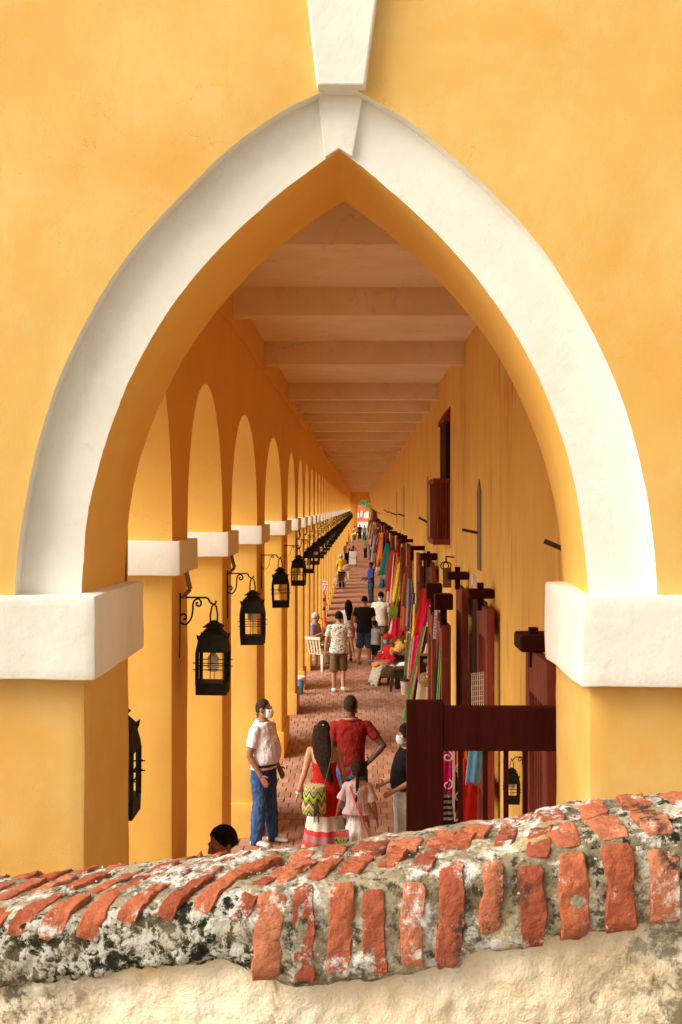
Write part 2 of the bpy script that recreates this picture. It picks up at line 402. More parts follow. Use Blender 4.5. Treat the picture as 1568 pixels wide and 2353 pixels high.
# ---- left arcade wall: piers, capitals, plinths and one arched bay wall per opening
PF = [8.10, 11.07, 14.78, 19.43, 23.47, 26.65, 29.78]; PBk = [8.82, 11.82, 15.95, 20.95, 24.41, 27.50, 30.60]
rr = random.Random(11)
y = 32.75
while y < END-1:
    PF.append(y+rr.uniform(-.08, .08)); PBk.append(PF[-1]+.78); y += 2.92
NP = len(PF)
AP = 5.0; SP = 3.765
def arch_wall(Y0, Y1, c0, c1, name='arch_wall'):
    # wall over one opening [c0,c1]; the wall piece runs Y0..Y1; extruded from XL to XO
    m = MB(); n = 28; a = []; b = []
    cy = (c0+c1)/2; hw = (c1-c0)/2; rise = AP-SP+(fbm((cy, 0, 0), 1)*.02)
    prof = [(c0, SP-.2)]+[(cy-hw*math.cos(math.pi*i/n), SP+rise*math.sin(math.pi*i/n)**.92) for i in range(n+1)]+[(c1, SP-.2)]
    top = [(Y0, SP-.2)]+[(Y0+(Y1-Y0)*((p[0]-c0)/(c1-c0)), ZC+.25) for p in prof[1:-1]]+[(Y1, SP-.2)]
    k = len(prof)
    vs = [(XL, p[0], p[1]) for p in prof]+[(XL, p[0], p[1]) for p in top]+[(XO, p[0], p[1]) for p in prof]+[(XO, p[0], p[1]) for p in top]
    fs = []
    for i in range(k-1):
        fs += [(i, i+1, k+i+1, k+i), (2*k+i+1, 2*k+i, 3*k+i, 3*k+i+1), (i+1, i, 2*k+i, 2*k+i+1)]
    return m.add(vs, fs).build(name, 'yellow_inner', BLD, 'auto')
prev_mid = YBACK+.01; prev_back = YBACK+.04
me_cap = None
for i in range(NP):
    f, bk = PF[i], PBk[i]; mid = (f+bk)/2
    arch_wall(prev_mid, mid, prev_back, f)
    near = i < 9
    if near:
        rough_box('pier', 'yellow_inner', XO, XL, f, bk, -.16, SP+.02, BLD, .16, .005, .015, i*3)
        rough_box('capital', 'white_paint', XO-.06, XL+.065, f-.10, bk+.09, 3.55, 3.775, BLD, .08, .006, .012, i*7)
        rough_box('plinth', 'yellow_inner', XO-.04, XL+.035, f-.04, bk+.04, -.155, .41, BLD, .12, .005, .012, i*5)
    else:
        MB().box(XO, XL, f, bk, -.16, SP+.02).build('pier', 'yellow_inner', BLD)
        MB().box(XO-.06, XL+.065, f-.10, bk+.09, 3.55+rr.uniform(-.01, .01), 3.775).build('capital', 'white_paint', BLD)
        MB().box(XO-.04, XL+.035, f-.04, bk+.04, -.155, .41).build('plinth', 'yellow_inner', BLD)
    prev_mid, prev_back = mid, bk
arch_wall(prev_mid, END+.5, prev_back, END)
# fascia ledge under the beams on the arcade side
MB().box(XL-.02, XL+.03, YBACK+.02, END, 5.745, ZC+.05).build('fascia', 'yellow_inner', BLD)
# right wall (vault fronts) and the mass behind it
MB().box(XR, 4.6, YBACK+.003, END+.5, -.16, ZC+.3).build('vault_wall', 'yellow_stained', BLD)
# ceiling slab, roof and beams
MB().box(XO, XR+.1, YBACK-.02, END+.5, ZC, ZC+.3).build('ceiling', 'ceiling_white', BLD)
MB().box(XO-.15, 4.6, YBACK+.01, END+.6, ZC+.31, 7.3).build('roof', 'yellow', BLD)
bys = [8.40, 11.67, 15.51, 20.65, 23.28, 26.2, 29.3, 33.1, 36.2, 39.7]
while bys[-1] < END-4: bys.append(bys[-1]+2.92+rr.uniform(-.15, .15))
for i, by in enumerate(bys):
    w = .19
    if i < 8: rough_box('beam', 'ceiling_white', XL+.028, XR+.02, by, by+w, ZB+rr.uniform(-.012, .012), ZC+.03, BLD, .15, .006, .010, i)
    else: MB().box(XL+.02, XR+.02, by, by+w, ZB+rr.uniform(-.02, .02), ZC+.03).build('beam', 'ceiling_white', BLD)
# end wall with an arched opening
m = MB(); x0, x1 = X_(822, END), 1.30; n = 16; cx = (x0+x1)/2; hw = (x1-x0)/2
prof = [(x0, -.1), (x0, 3.9)]+[(cx-hw*math.cos(math.pi*i/n), 3.9+1.05*math.sin(math.pi*i/n)) for i in range(1, n)]+[(x1, 3.9), (x1, -.1)]
outl = [(XO, -.1), (XO, 3.9)]+[(XO+(XR-XO)*i/n, ZC+.1) for i in range(1, n)]+[(XR+.1, 3.9), (XR+.1, -.1)]
k = len(prof)
vs = [(p[0], END, p[1]) for p in prof]+[(p[0], END, p[1]) for p in outl]+[(p[0], END+.9, p[1]) for p in prof]+[(p[0], END+.9, p[1]) for p in outl]
fs = []
for i in range(k-1): fs += [(i+1, i, k+i, k+i+1), (2*k+i, 2*k+i+1, 3*k+i+1, 3*k+i), (i, i+1, 2*k+i+1, 2*k+i)]
m.add(vs, fs).build('end_wall', 'yellow_inner', BLD)
# ------------------------------------------------------------------ old brick-capped parapet in front of the camera
t = NT('old_mortar')
n1 = t.noise(7, 7, .7); n2 = t.noise(26, 6, .75); v = t.vor(60)
c = t.ramp(n1, [(.28, (.12, .09, .05)), (.45, (.235, .18, .105)), (.6, (.40, .325, .21)), (.75, (.55, .46, .33))])
c = t.mix(t.ramp(n2, [(.40, 1), (.50, 0)]), c, (.055, .05, .03))
c = t.mix(t.ramp(t.noise(14, 6, .75), [(.60, 0), (.68, 1)]), c, (.76, .72, .62))
c = t.mix(t.ramp(t.noise(4, 5, .6), [(.60, 0), (.72, .75)]), c, (.62, .38, .15))
c = t.mix(t.math('MULTIPLY', t.ramp(t.noise(5.5, 6, .75), [(.50, 0), (.58, 1)]), t.ramp(t.noise(30, 6, .8), [(.42, 0), (.53, .9)])), c, (.80, .76, .67))
t.color(c); t.rough(.95, .1)
h = t.math('ADD', t.math('MULTIPLY', n2, 1.2), t.math('MULTIPLY', v, -.25)); t.bump(h, .014, .8)
t = NT('lichen_mortar')
n1 = t.noise(33, 7, .72, dist=.4); n2 = t.noise(90, 4, .7)
c = t.ramp(n1, [(.38, (.020, .022, .014)), (.465, (.055, .052, .032)), (.495, (.36, .32, .22)), (.525, (.76, .71, .58)), (.75, (.86, .82, .72))])
c = t.mix(t.ramp(t.noise(6, 5, .6), [(.5, 0), (.7, .6)]), c, (.50, .38, .20))
c = t.mix(t.ramp(n2, [(.60, 0), (.7, .7)]), c, (.06, .06, .04))
t.color(c); t.rough(.95, .1); t.bump(t.math('ADD', n1, t.math('MULTIPLY', n2, .5)), .03, 1.0)
t = NT('coping_brick'); info = t.n.new('ShaderNodeObjectInfo')
n1 = t.noise(12, 6, .7); n2 = t.noise(55, 5, .75)
c = t.ramp(info.outputs['Random'], [(0, (.32, .075, .038)), (.3, (.48, .125, .055)), (.65, (.60, .185, .082)), (1, (.66, .25, .125))])
c = t.mix(t.ramp(n1, [(.35, 0), (.65, .75)]), c, (.34, .085, .04))
c = t.mix(t.ramp(n2, [(.60, 0), (.70, .75)]), c, (.20, .07, .04))
c = t.mix(t.math('MULTIPLY', t.ramp(t.noise(5.5, 6, .75), [(.53, 0), (.60, 1)]), t.ramp(t.noise(30, 6, .8), [(.44, 0), (.55, .95)])), c, (.84, .79, .70))
c = t.mix(t.math('MULTIPLY', t.ramp(t.noise(4.2, 4, .6, src=t.map(t.pos, (1.3, 1, 1))), [(.58, 0), (.66, 1)]), t.ramp(t.noise(38, 5, .8), [(.46, 0), (.54, .95)])), c, (.05, .04, .03))
t.color(c); t.rough(.9, .15); t.bump(t.math('ADD', n2, t.math('MULTIPLY', t.vor(45), -.6)), .014, .9)
t = NT('old_plaster')
n1 = t.noise(3.2, 7, .68, dist=.4); n2 = t.noise(15, 6, .7)
c = t.ramp(n1, [(.3, (.80, .54, .28)), (.5, (.89, .73, .50)), (.68, (.92, .83, .66)), (.85, (.86, .65, .38))])
c = t.mix(t.ramp(n2, [(.56, 0), (.72, .55)]), c, (.62, .44, .24))
c = t.mix(t.ramp(t.noise(48, 5, .75), [(.60, 0), (.70, .5)]), c, (.46, .33, .19))
pit = t.ramp(t.vor(11), [(.0, 1), (.12, 1), (.18, 0)]); pm = t.ramp(t.noise(2.1, 3), [(.5, 0), (.58, 1)])
pits = t.math('MULTIPLY', pit, pm)
c = t.mix(t.math('MULTIPLY', pits, .6), c, (.38, .29, .17))
# stained black lichen just under the coping at both ends (object-space, real stain)
sx = t.n.new('ShaderNodeSeparateXYZ'); t.l.new(t.pos, sx.inputs[0])
edge = t.math('MAXIMUM', t.ramp(t.math('MULTIPLY', t.math('ADD', sx.outputs[0], -.45), 1.6), [(.0, 0), (.5, 1)]), t.ramp(t.math('MULTIPLY', t.math('ADD', t.math('MULTIPLY', sx.outputs[0], -1), -.55), 2.2), [(.0, 0), (.5, .9)]))
c = t.mix(t.math('MULTIPLY', t.ramp(t.noise(13, 7, .75), [(.47, 0), (.56, 1)]), edge), c, (.10, .085, .05))
c = t.mix(t.math('MULTIPLY', t.ramp(t.noise(5, 5, .65), [(.40, 0), (.6, .55)]), edge), c, (.40, .31, .18))
t.color(c); t.rough(.95, .1); t.bump(t.math('ADD', t.math('MULTIPLY', n2, .7), t.math('MULTIPLY', pits, -.9)), .03, 1.0)

PW = empty('parapet_wall', (0, 2.9, 0)); PW.location = (0, 0, 0)
tag(PW, 'weathered parapet capped with worn orange bricks and lichened mortar, lowest in the picture', 'wall', kind='thing')
def lerp_tab(tab, x):
    if x <= tab[0][0]: return tab[0][1]+(x-tab[0][0])*(tab[1][1]-tab[0][1])/(tab[1][0]-tab[0][0])
    for (a, va), (b, vb) in zip(tab, tab[1:]):
        if x <= b: return va+(vb-va)*(x-a)/(b-a)
    return tab[-1][1]
HT = [(-.96, .985), (-.6, .932), (-.26, .872), (-.15, .862), (.137, .826), (.33, .800), (.45, .768), (.66, .735), (1.0, .70), (1.6, .66)]
def Zt(x): return 4-lerp_tab(HT, x)
def Yf(x): return 2.76+(max(0, -.26-x)*.20 if x > -1.2 else .188+(-1.2-x)*.2)
# profile (y from the front face, z from the top), arc-length sampled
def prof_pts(x):
    left = min(1, max(0, (-.22-x)/.10))
    dep = .196*(1-left)+(.142+.03*min(1, max(0, (-.26-x)/.7)))*left
    if x > .3: dep = .205
    if -.2 < x < .26: dep += .030*min(1, (x+.2)/.05, (.26-x)/.06)
    P = [(.075, -dep-.012), (.03, -dep-.008), (.004, -dep+.012), (.0, -dep*.6), (.002, -.075), (.011, -.030), (.036, -.008), (.10, .001), (.22, .006), (.31, .004), (.352, -.016), (.368, -.06), (.372, -.5)]
    return P
def prof_at(x, s):      # s in metres from the lip along the profile; returns point and outward normal
    P = prof_pts(x); L = [0]
    for a, b in zip(P, P[1:]): L.append(L[-1]+math.hypot(b[0]-a[0], b[1]-a[1]))
    s = min(max(s, 0), L[-1]-1e-6)
    j = 0
    while L[j+1] < s: j += 1
    def ev(j, u):
        p0 = P[max(j-1, 0)]; p1 = P[j]; p2 = P[j+1]; p3 = P[min(j+2, len(P)-1)]
        return tuple(.5*(2*p1[k]+(p2[k]-p0[k])*u+(2*p0[k]-5*p1[k]+4*p2[k]-p3[k])*u*u+(3*p1[k]-p0[k]-3*p2[k]+p3[k])*u**3) for k in (0, 1))
    u = (s-L[j])/(L[j+1]-L[j]); a = ev(j, max(0, u-.02)); b = ev(j, min(1, u+.02)); p = ev(j, u)
    d = Vector((b[0]-a[0], b[1]-a[1])); d.normalize()
    return p, (-d.y, d.x), L
def surf(x, s):
    p, n, _ = prof_at(x, s)
    return Vector((x, Yf(x)+p[0], Zt(x)+p[1])), Vector((0, n[0], n[1]))
NX, NS = 380, 84; xs = [-1.75+3.5*i/NX for i in range(NX+1)]
m = MB(); vs = []; fs = []; mats = []
for x in xs:
    Ltot = prof_at(x, 0)[2][-1]
    for j in range(NS+1):
        s = (j/NS)**.9*.80
        p, nn = surf(x, s)
        d = fbm(p, 7, 5)*.013+fbm(p+Vector((5,1,2)), 24, 4)*.005
        left = min(1, max(0, (-.22-x)/.08))
        if left > 0 and .04 < s < .20: d += left*(fbm(p, 40, 4)*.008)
        if s < .05: d += fbm((x, 0, 0), 9, 3)*.015
        vs.append(p+nn*d)
for i in range(NX):
    for j in range(NS):
        fs.append((i*(NS+1)+j, (i+1)*(NS+1)+j, (i+1)*(NS+1)+j+1, i*(NS+1)+j+1)); x = xs[i]; s = (j/NS)**.9*.80
        lim = -.235+fbm((x*3, s*6, 0), 3, 3)*.05
        mats.append(1 if (x < lim and s < .215+fbm((x, 3, s), 9, 3)*.02) or (x > .52+fbm((s*4, 1, 0), 4, 3)*.08 and fbm((x*3, s*3, 7), 5, 4) > -.05) else 0)
cp = m.add(vs, fs).build('coping', None, PW, True)
cp.data.materials.append(M['old_mortar']); cp.data.materials.append(M['lichen_mortar']); cp.data.polygons.foreach_set('material_index', mats)
# plaster face below the coping
vs = []; fs = []; NZ = 70
for i in range(NX+1):
    x = xs[i]; dep = .205 if x > -.2 else .152+.03*min(1, max(0, (-.26-x)/.7))
    if -.2 < x < .26: dep += .030*min(1, (x+.2)/.05, (.26-x)/.06)
    z1 = Zt(x)-dep+.03
    for j in range(NZ+1):
        z = z1-(z1-2.3)*j/NZ
        p = Vector((x, Yf(x)+.050, z)); d = fbm(p, 5, 5)*.014+fbm(p, 26, 4)*.006
        d -= max(0, fbm(p+Vector((3,7,1)), 9, 2)-.45)*.03
        ragged = max(0, 1-(z1-z)/(.05+.05*(fbm((x, 0, 2), 6, 3)+.4)))
        vs.append(p-Vector((0, 1, 0))*(d+ragged*.02))
for i in range(NX):
    for j in range(NZ): fs.append((i*(NZ+1)+j+1, (i+1)*(NZ+1)+j+1, (i+1)*(NZ+1)+j, i*(NZ+1)+j))
MB().add(vs, fs).build('plaster_face', 'old_plaster', PW, True)
MB().box(-9, 9, 2.98, 3.12, -.165, 2.6).build('retaining_wall', 'old_plaster', PW)
# bricks, each a bent worn bar over the shoulder
def coping_brick(x0, s0, x1, s1, w, proud=.013, seed=0, thick=.035, taper=0.0):
    proud *= .56; w *= 1.04
    n = max(5, int(abs(s1-s0)/.013)); rings = []
    for i in range(n+1):
        u = i/n; x = x0+(x1-x0)*u; s = s0+(s1-s0)*u
        x += noise.noise((seed*3.1, u*3, 0))*.006
        p, nn = surf(x, s); p2, _ = surf(x, s+.01)
        tang = (p2-p).normalized(); side = Vector((1, 0, (Zt(x+.01)-Zt(x-.01))/.02)).normalized()
        # turn the section across the skewed run
        run = (surf(x+(x1-x0)/n*.5, s+(s1-s0)/n*.5)[0]-p).normalized()
        side = (side-run*side.dot(run)).normalized()
        endr = min(u, 1-u)*n; k = 1 if endr >= 1 else .80+.20*endr
        ww = w*(1-taper*u)*(1+.16*noise.noise((seed, u*2.6, 7)))*k; pr = proud*(1+.5*noise.noise((seed, 3, u*3)))*(1 if endr >= 1 else .45)
        sec = []
        for a, b in ((-.5, -thick), (-.5, pr*.55), (-.45, pr*.98), (-.15, pr*1.04), (.15, pr*1.06), (.45, pr*.96), (.5, pr*.5), (.5, -thick)):
            q = p+side*a*ww+nn*b
            q += nn*(fbm(q+Vector((seed, 0, 0)), 34, 4)*.007) + side*(fbm(q+Vector((0, seed, 0)), 40, 3)*.0045)
            sec.append(q)
        rings.append(sec)
    o = MB().rings(rings).build('brick', 'coping_brick', PW, 'auto'); return o
rb_ = random.Random(5); sd_ = 0
front = [(612,.062),(703,.046),(779,.054),(862,.052),(945,.050),(1030,.055),(1125,.046),(1226,.056),(1326,.062),(1432,.066),(1536,.064),(1640,.062),(1740,.06)]
Ls = .30
for i, (px, w) in enumerate(front):
    x = X_(px, 2.76); sd_ += 1
    s0 = .03+rb_.uniform(-.01, .03) if i not in (6,) else .075
    s1 = rb_.uniform(.235, .275)
    if 0 < i < 7: s0 += .03; s1 += .026
    if i < 8:
        coping_brick(x, s0, x+rb_.uniform(-.008, .014), s1, w, .015, sd_)
        # ragged second course further back on the top
        x2 = x+.03+rb_.uniform(-.012, .02); sd_ += 1
        if i in (0, 1, 7): coping_brick(x+.012, s1+.015, x2+.03, .44, w*.95, .012, sd_)
        else:
            a = s1+rb_.uniform(.03, .08); coping_brick(x2, a, x2+.035, a+rb_.uniform(.07, .11), w*rb_.uniform(.9, 1.2), .011, sd_); sd_ += 1
            coping_brick(x2+.05, .425, x2+.075, .52, w*1.15, .014, sd_)
    else:
        coping_brick(x, s0, x-.012, s1-.01, w, .017, sd_); sd_ += 1
        coping_brick(x-.010, s1+.004, x-.022, .40, w*1.02, .014, sd_); sd_ += 1
        coping_brick(x-.024, .405, x-.030, .52, w*.98, .020, sd_)
# a few loose header ends between the back course
for px in (690, 760, 830, 905, 985, 1070, 1160): 
    sd_ += 1; x = X_(px, 3.05); coping_brick(x, .44+rb_.uniform(-.03, .02), x+.02, .53, .05, .010, sd_)
# skewed bricks on the run down to the side
x = -.285
while x > -1.7:
    sd_ += 1; ln = rb_.uniform(.12, .17)
    s0 = .165+rb_.uniform(-.012, .015)
    coping_brick(x, s0, x+.075+rb_.uniform(-.01, .02), s0+ln, .050*rb_.uniform(.8, 1.1), .015, sd_, taper=.1); sd_ += 1
    a = s0+ln+.012; xa = x+.085
    coping_brick(xa, a, xa+.085, a+rb_.uniform(.10, .15), .046*rb_.uniform(.8, 1.1), .013, sd_); sd_ += 1
    if rb_.random() < .75: coping_brick(xa+.09, a+.155, xa+.135, a+.24, .05*rb_.uniform(.8, 1.1), .012, sd_)
    x -= .088*rb_.uniform(.92, 1.1)
# pebbles and shell bits stuck in the mortar
plain('pebble', (.40, .34, .24), .8, .2, .35, 30)
pb = MB()
for k in range(240):
    x = rb_.uniform(-1.1, 1.1); s = rb_.triangular(.14, .54, .36)
    p, nn = surf(x, s); r = rb_.choice((.002, .002, .003, .003, .0035))*rb_.uniform(.7, 1.3)
    pb.ell(p+nn*.002, (r*1.3, r, r*.8), 6, 4, Matrix.Rotation(rb_.uniform(0, 6), 3, 'Z'))
po = pb.build('pebbles', 'pebble', PW, True); tag(po, kind='stuff')
# ------------------------------------------------------------------ wrought-iron lanterns
t = NT('black_iron'); t.color(t.ramp(t.noise(20, 4), [(.3, (.012, .010, .006)), (.7, (.022, .019, .009))])); t.rough(.6, .15)
t = NT('rust_iron'); t.color(t.ramp(t.noise(20, 4), [(.3, (.05, .025, .012)), (.7, (.12, .055, .025))])); t.rough(.8, .2)
plain('bulb_glass', (.78, .72, .62), .25, .5, .05)
plain('grey_tube', (.22, .17, .11), .6)
def scroll(m, c, r0, r1, a0, a1, rad, n=18):
    m.tube([(c[0]+(r0+(r1-r0)*i/n)*math.cos(a0+(a1-a0)*i/n), 0, c[1]+(r0+(r1-r0)*i/n)*math.sin(a0+(a1-a0)*i/n)) for i in range(n+1)], rad, 6)
def spl2(pts, n=5):
    out = []
    for i in range(len(pts)-1):
        p0 = pts[max(i-1, 0)]; p1 = pts[i]; p2 = pts[i+1]; p3 = pts[min(i+2, len(pts)-1)]
        for k in range(n):
            u = k/n; q = [.5*(2*p1[c]+(p2[c]-p0[c])*u+(2*p0[c]-5*p1[c]+4*p2[c]-p3[c])*u*u+(3*p1[c]-p0[c]-3*p2[c]+p3[c])*u**3) for c in (0, 1)]; out.append((q[0], 0, q[1]))
    return out+[(pts[-1][0], 0, pts[-1][1])]
def sq(h, z): return [(-h, -h, z), (h, -h, z), (h, h, z), (-h, h, z)]
def lantern(style):
    root = empty('lantern')
    m = MB()
    m.bar((.004, 0, .03), (.004, 0, -.42), .012, .018)
    m.bar((0, 0, 0), (.19, 0, 0), .012, .012)
    m.tube([(.185, 0, 0), (.20, 0, -.004), (.215, 0, -.03), (.235, 0, -.045), (.252, 0, -.04), (.258, 0, -.02)], .007, 6)
    if style != 2:
        m.tube(spl2([(.132, -.035), (.120, -.040), (.128, -.058), (.148, -.055), (.153, -.030), (.135, -.010), (.108, -.020), (.098, -.045), (.095, -.10), (.083, -.149), (.050, -.187), (.010, -.172), (.006, -.132), (.034, -.115), (.053, -.133), (.045, -.152), (.033, -.145)]), .0065, 6)
    else:
        scroll(m, (.15, -.02), .005, .018, 0, 6.5, .005)
        m.tube([(.13, 0, -.014), (.12, 0, -.05), (.10, 0, -.14), (.06, 0, -.18), (.02, 0, -.17), (.01, 0, -.13)], .0035, 5)
    m.build('bracket', 'black_iron', root, True)
    cx = .243; o = (cx, 0, 0)
    def P(l): return [Vector(p)+Vector(o) for p in l]
    m = MB(); m.tube([(cx-.022, 0, -.19), (cx-.024, 0, -.12), (cx-.014, 0, -.06), (cx, 0, -.045), (cx+.016, 0, -.06), (cx+.026, 0, -.12), (cx+.022, 0, -.19)], .006, 6)
    m.build('hook', 'black_iron', root, True)
    m = MB()
    m.rings([P(sq(.012, -.155)), P(sq(.068, -.197)), P(sq(.068, -.202)), P(sq(.045, -.203))])
    m.rings([P(sq(.045, -.2)), P(sq(.045, -.225))])
    m.rings([P(sq(.055, -.215)), P(sq(.085, -.252)), P(sq(.088, -.262)), P(sq(.106, -.345)), P(sq(.108, -.368))])
    for sx in (-1, 1):
        for sy in (-1, 1):
            m.add([Vector(o)+Vector(p) for p in ((sx*.078, sy*.078, -.262), (sx*.105, sy*.105, -.245), (sx*.1, sy*.1, -.275), (sx*.09, sy*.09, -.30))], [(0,1,2,3), (3,2,1,0)])
    m.build('cap', 'black_iron', root)
    for sx in (-1, 1):
        for sy in (-1, 1):
            MB().bar((cx+sx*.098, sy*.098, -.365), (cx+sx*.096, sy*.096, -.585), .019, .019).build('post', 'black_iron', root)
    m = MB(); m.rings([P(sq(.108, -.578)), P(sq(.106, -.60)), P(sq(.104, -.66))]); m.build('base', 'black_iron', root)
    m = MB()
    for z in (-.44, -.485):
        for s in (-1, 1):
            m.bar((cx-.125, s*.108, z), (cx+.125, s*.108, z), .006); m.bar((cx+s*.108, -.125, z), (cx+s*.108, .125, z), .006)
    for s in (-1, 1):
        for k in (-.008, .008) if style else (-.005,):
            m.bar((cx+k, s*.106, -.37), (cx+k, s*.106, -.58), .005); m.bar((cx+s*.106, k, -.37), (cx+s*.106, k, -.58), .005)
    m.build('guard_wire', 'black_iron', root)
    m = MB()
    if style == 0:
        m.lathe([(.012, -.365), (.020, -.39), (.034, -.405), (.036, -.41)], o)
        for k in range(5): m.lathe([(.026, -.41-k*.02), (.040, -.415-k*.02), (.040, -.423-k*.02), (.026, -.428-k*.02)], o, 12)
    elif style == 1: m.lathe([(.045, -.365), (.048, -.37), (.048, -.435), (.03, -.44)], o)
    else: m.lathe([(.012, -.365), (.02, -.39), (.033, -.43), (.03, -.46), (.008, -.475)], o)
    m.build('bulb', 'bulb_glass', root, True)
    if style != 2:
        m = MB(); m.bar((.045, -.06, .23), (.085, -.06, .06), .016, .03); m.bar((.085, -.06, .06), (.03, -.03, .0), .014, .024)
        m.build('cable_cover', 'grey_tube', root)
    else:
        m = MB(); m.tube([(0, .02, .33), (.005, .02, .2), (.008, .01, .05)], .005, 5); m.build('cable', 'black_iron', root)
    return root
protos = [lantern(0), lantern(1), lantern(2)]
LGRP = 'iron lanterns on the arcade piers'
ordn = ['nearest', 'second', 'third', 'fourth', 'fifth', 'sixth', 'seventh', 'eighth', 'ninth', 'tenth', 'eleventh', 'twelfth', 'thirteenth', 'fourteenth']
spec = {0: 'black iron lantern with spiral bulb on the first pier behind the front arch',
        1: 'black iron lantern with white cylinder lamp, between spiral bulb lantern and third pier',
        2: 'black iron lantern on thin scroll bracket above the man in white polo',
        3: 'black iron lantern, fourth along the row of piers, foremost of the overlapping row',
        4: 'black iron lantern, fifth along the row, half hidden by the fourth lantern'}
far_mesh = None
used = [False]*3
for i in range(NP-1):
    st = (0, 1, 2, 2, 0, 1, 0)[i] if i < 7 else (0, 1, 2, 1, 0)[i % 5]
    loc = (XL-.004, (PF[i]+PBk[i])/2-.02, 3.375+(0 if i < 2 else random.Random(i).uniform(-.02, .02)))
    if i < 14:
        if not used[st]: o = protos[st]; used[st] = True
        else: o = copy_tree(protos[st])
    else:
        if far_mesh is None:
            mm = MB()
            for src in protos[1].children: mm.add([v.co for v in src.data.vertices], [tuple(p.vertices) for p in src.data.polygons])
            far_mesh = mm.mesh('lantern'); far_mesh.materials.append(M['black_iron'])
        o = bpy.data.objects.new('lantern', far_mesh); COL.objects.link(o)
    o.location = loc
    rl = random.Random(i+40); o.rotation_euler.z = rl.uniform(-.16, .16); o.rotation_euler.y = rl.uniform(-.02, .02)
    lab = spec.get(i) or (f'black iron lantern, {ordn[i]} along the row of piers' if i < 14 else 'tiny black iron lantern far down the row of piers')
    tag(o, lab, 'lantern', LGRP)
# big lantern hanging low behind the front pier
o = copy_tree(protos[2]); o.scale = (1.25, 1.25, 1.25); o.rotation_euler.z = R(90); o.location = (-1.395, 6.57, 3.08)
tag(o, 'large black lantern hanging low, half hidden behind the front pier', 'lantern', LGRP)

# ------------------------------------------------------------------ doors, brackets and windows of the vaults
LEAF_H = 3.0
def leaf_parts(root, w, h, th, barred=True, mat='red_wood'):
    # leaf in local x (width, from hinge 0..w), y thickness 0..th, z up
    st = .16; z0 = .05
    bevel(MB().box(0, st, 0, th, z0, h).build('stile', mat, root), .006)
    bevel(MB().box(w-st, w, 0, th, z0, h).build('stile', mat, root), .006)
    for a, b in ((h-.30, h-.002), (1.15, 1.37), (z0+.001, .38)):
        bevel(MB().box(st+.001, w-st-.001, .004, th-.004, a, b).build('rail', mat, root), .005)
    if barred:
        k = 5; x0 = st; 
        for i in range(k):
            x = st+(w-2*st)*(i+1)/(k+1); MB().box(x-.016, x+.016, th*.3, th*.62, 1.36, h-.29).build('bar', mat, root)
        for i in range(k):
            x = st+(w-2*st)*(i+1)/(k+1); MB().box(x-.016, x+.016, th*.3, th*.62, .37, 1.16).build('bar', mat, root)
    else:
        MB().box(st, w-st, th*.35, th*.6, .37, 1.16).build('panel', mat, root)
        MB().box(st, w-st, th*.35, th*.6, 1.36, h-.29).build('panel', mat, root)
def door_at(Y0, X=1.20, w=.95, ang=90, h=3.0, barred=True, mat='red_wood', th=.075):
    d = empty('door', (X, Y0, 0), R(ang)); d.parent = BLD
    leaf_parts(d, w, h, th, barred, mat); return d
def bracket_block(Y, x0, x1, z, ly=.20, th=.10, post=True, mat='dark_wood'):
    b = bevel(MB().box(x0, x1, Y-ly/2, Y+ly/2, z, z+th).build('pivot_bracket', mat, BLD), .02, 2)
    if post: MB().box(X_(0, 0)+(x0+x1)/2-.03, (x0+x1)/2+.03, Y-.04, Y+.04, z-.12, z+.155).build('pivot_post', mat, b)
    return b
# barred leaf standing open across the corridor just behind the front arch
dd = empty('door', (1.31, 6.74, 0), R(180)); dd.parent = BLD
st = .202
lf = 1.31-X_(935, 6.66)
bevel(MB().box(lf-st, lf, 0, .085, .03, 2.937).build('stile', 'dark_wood', dd), .006)
MB().box(.0, .09, .002, .083, .03, 2.90).build('stile', 'dark_wood', dd)
bevel(MB().box(.09, lf-st-.001, .005, .08, 2.665, 2.905).build('rail', 'dark_wood', dd), .005)
MB().box(.091, lf-st-.001, .005, .08, 1.2, 1.45).build('rail', 'dark_wood', dd)
for px in (1054, 1111, 1159, 1203):
    x = 1.31-X_(px+5, 6.68); MB().box(x-.013, x+.013, .025, .055, 1.44, 2.67).build('bar', 'dark_wood', dd)
MB().box(.09, lf-st, .03, .05, 2.255, 2.267).build('bar', 'dark_wood', dd)
# hinged leaves folded back against the wall
d1 = door_at(7.82, 1.27, .98, 90, 3.0)
bracket_block(8.55, 1.10, 1.33, 3.0, .36, .115)
for Y0, X, w, bz in ((11.6, 1.28, 1.0, 3.09), (14.4, 1.28, .95, 3.11)):
    door_at(Y0, X, w, 90, 3.02); bracket_block(Y0+.55, X_(1073, 12.2) if Y0 < 12 else 1.06, 1.33, bz, .2, .095)
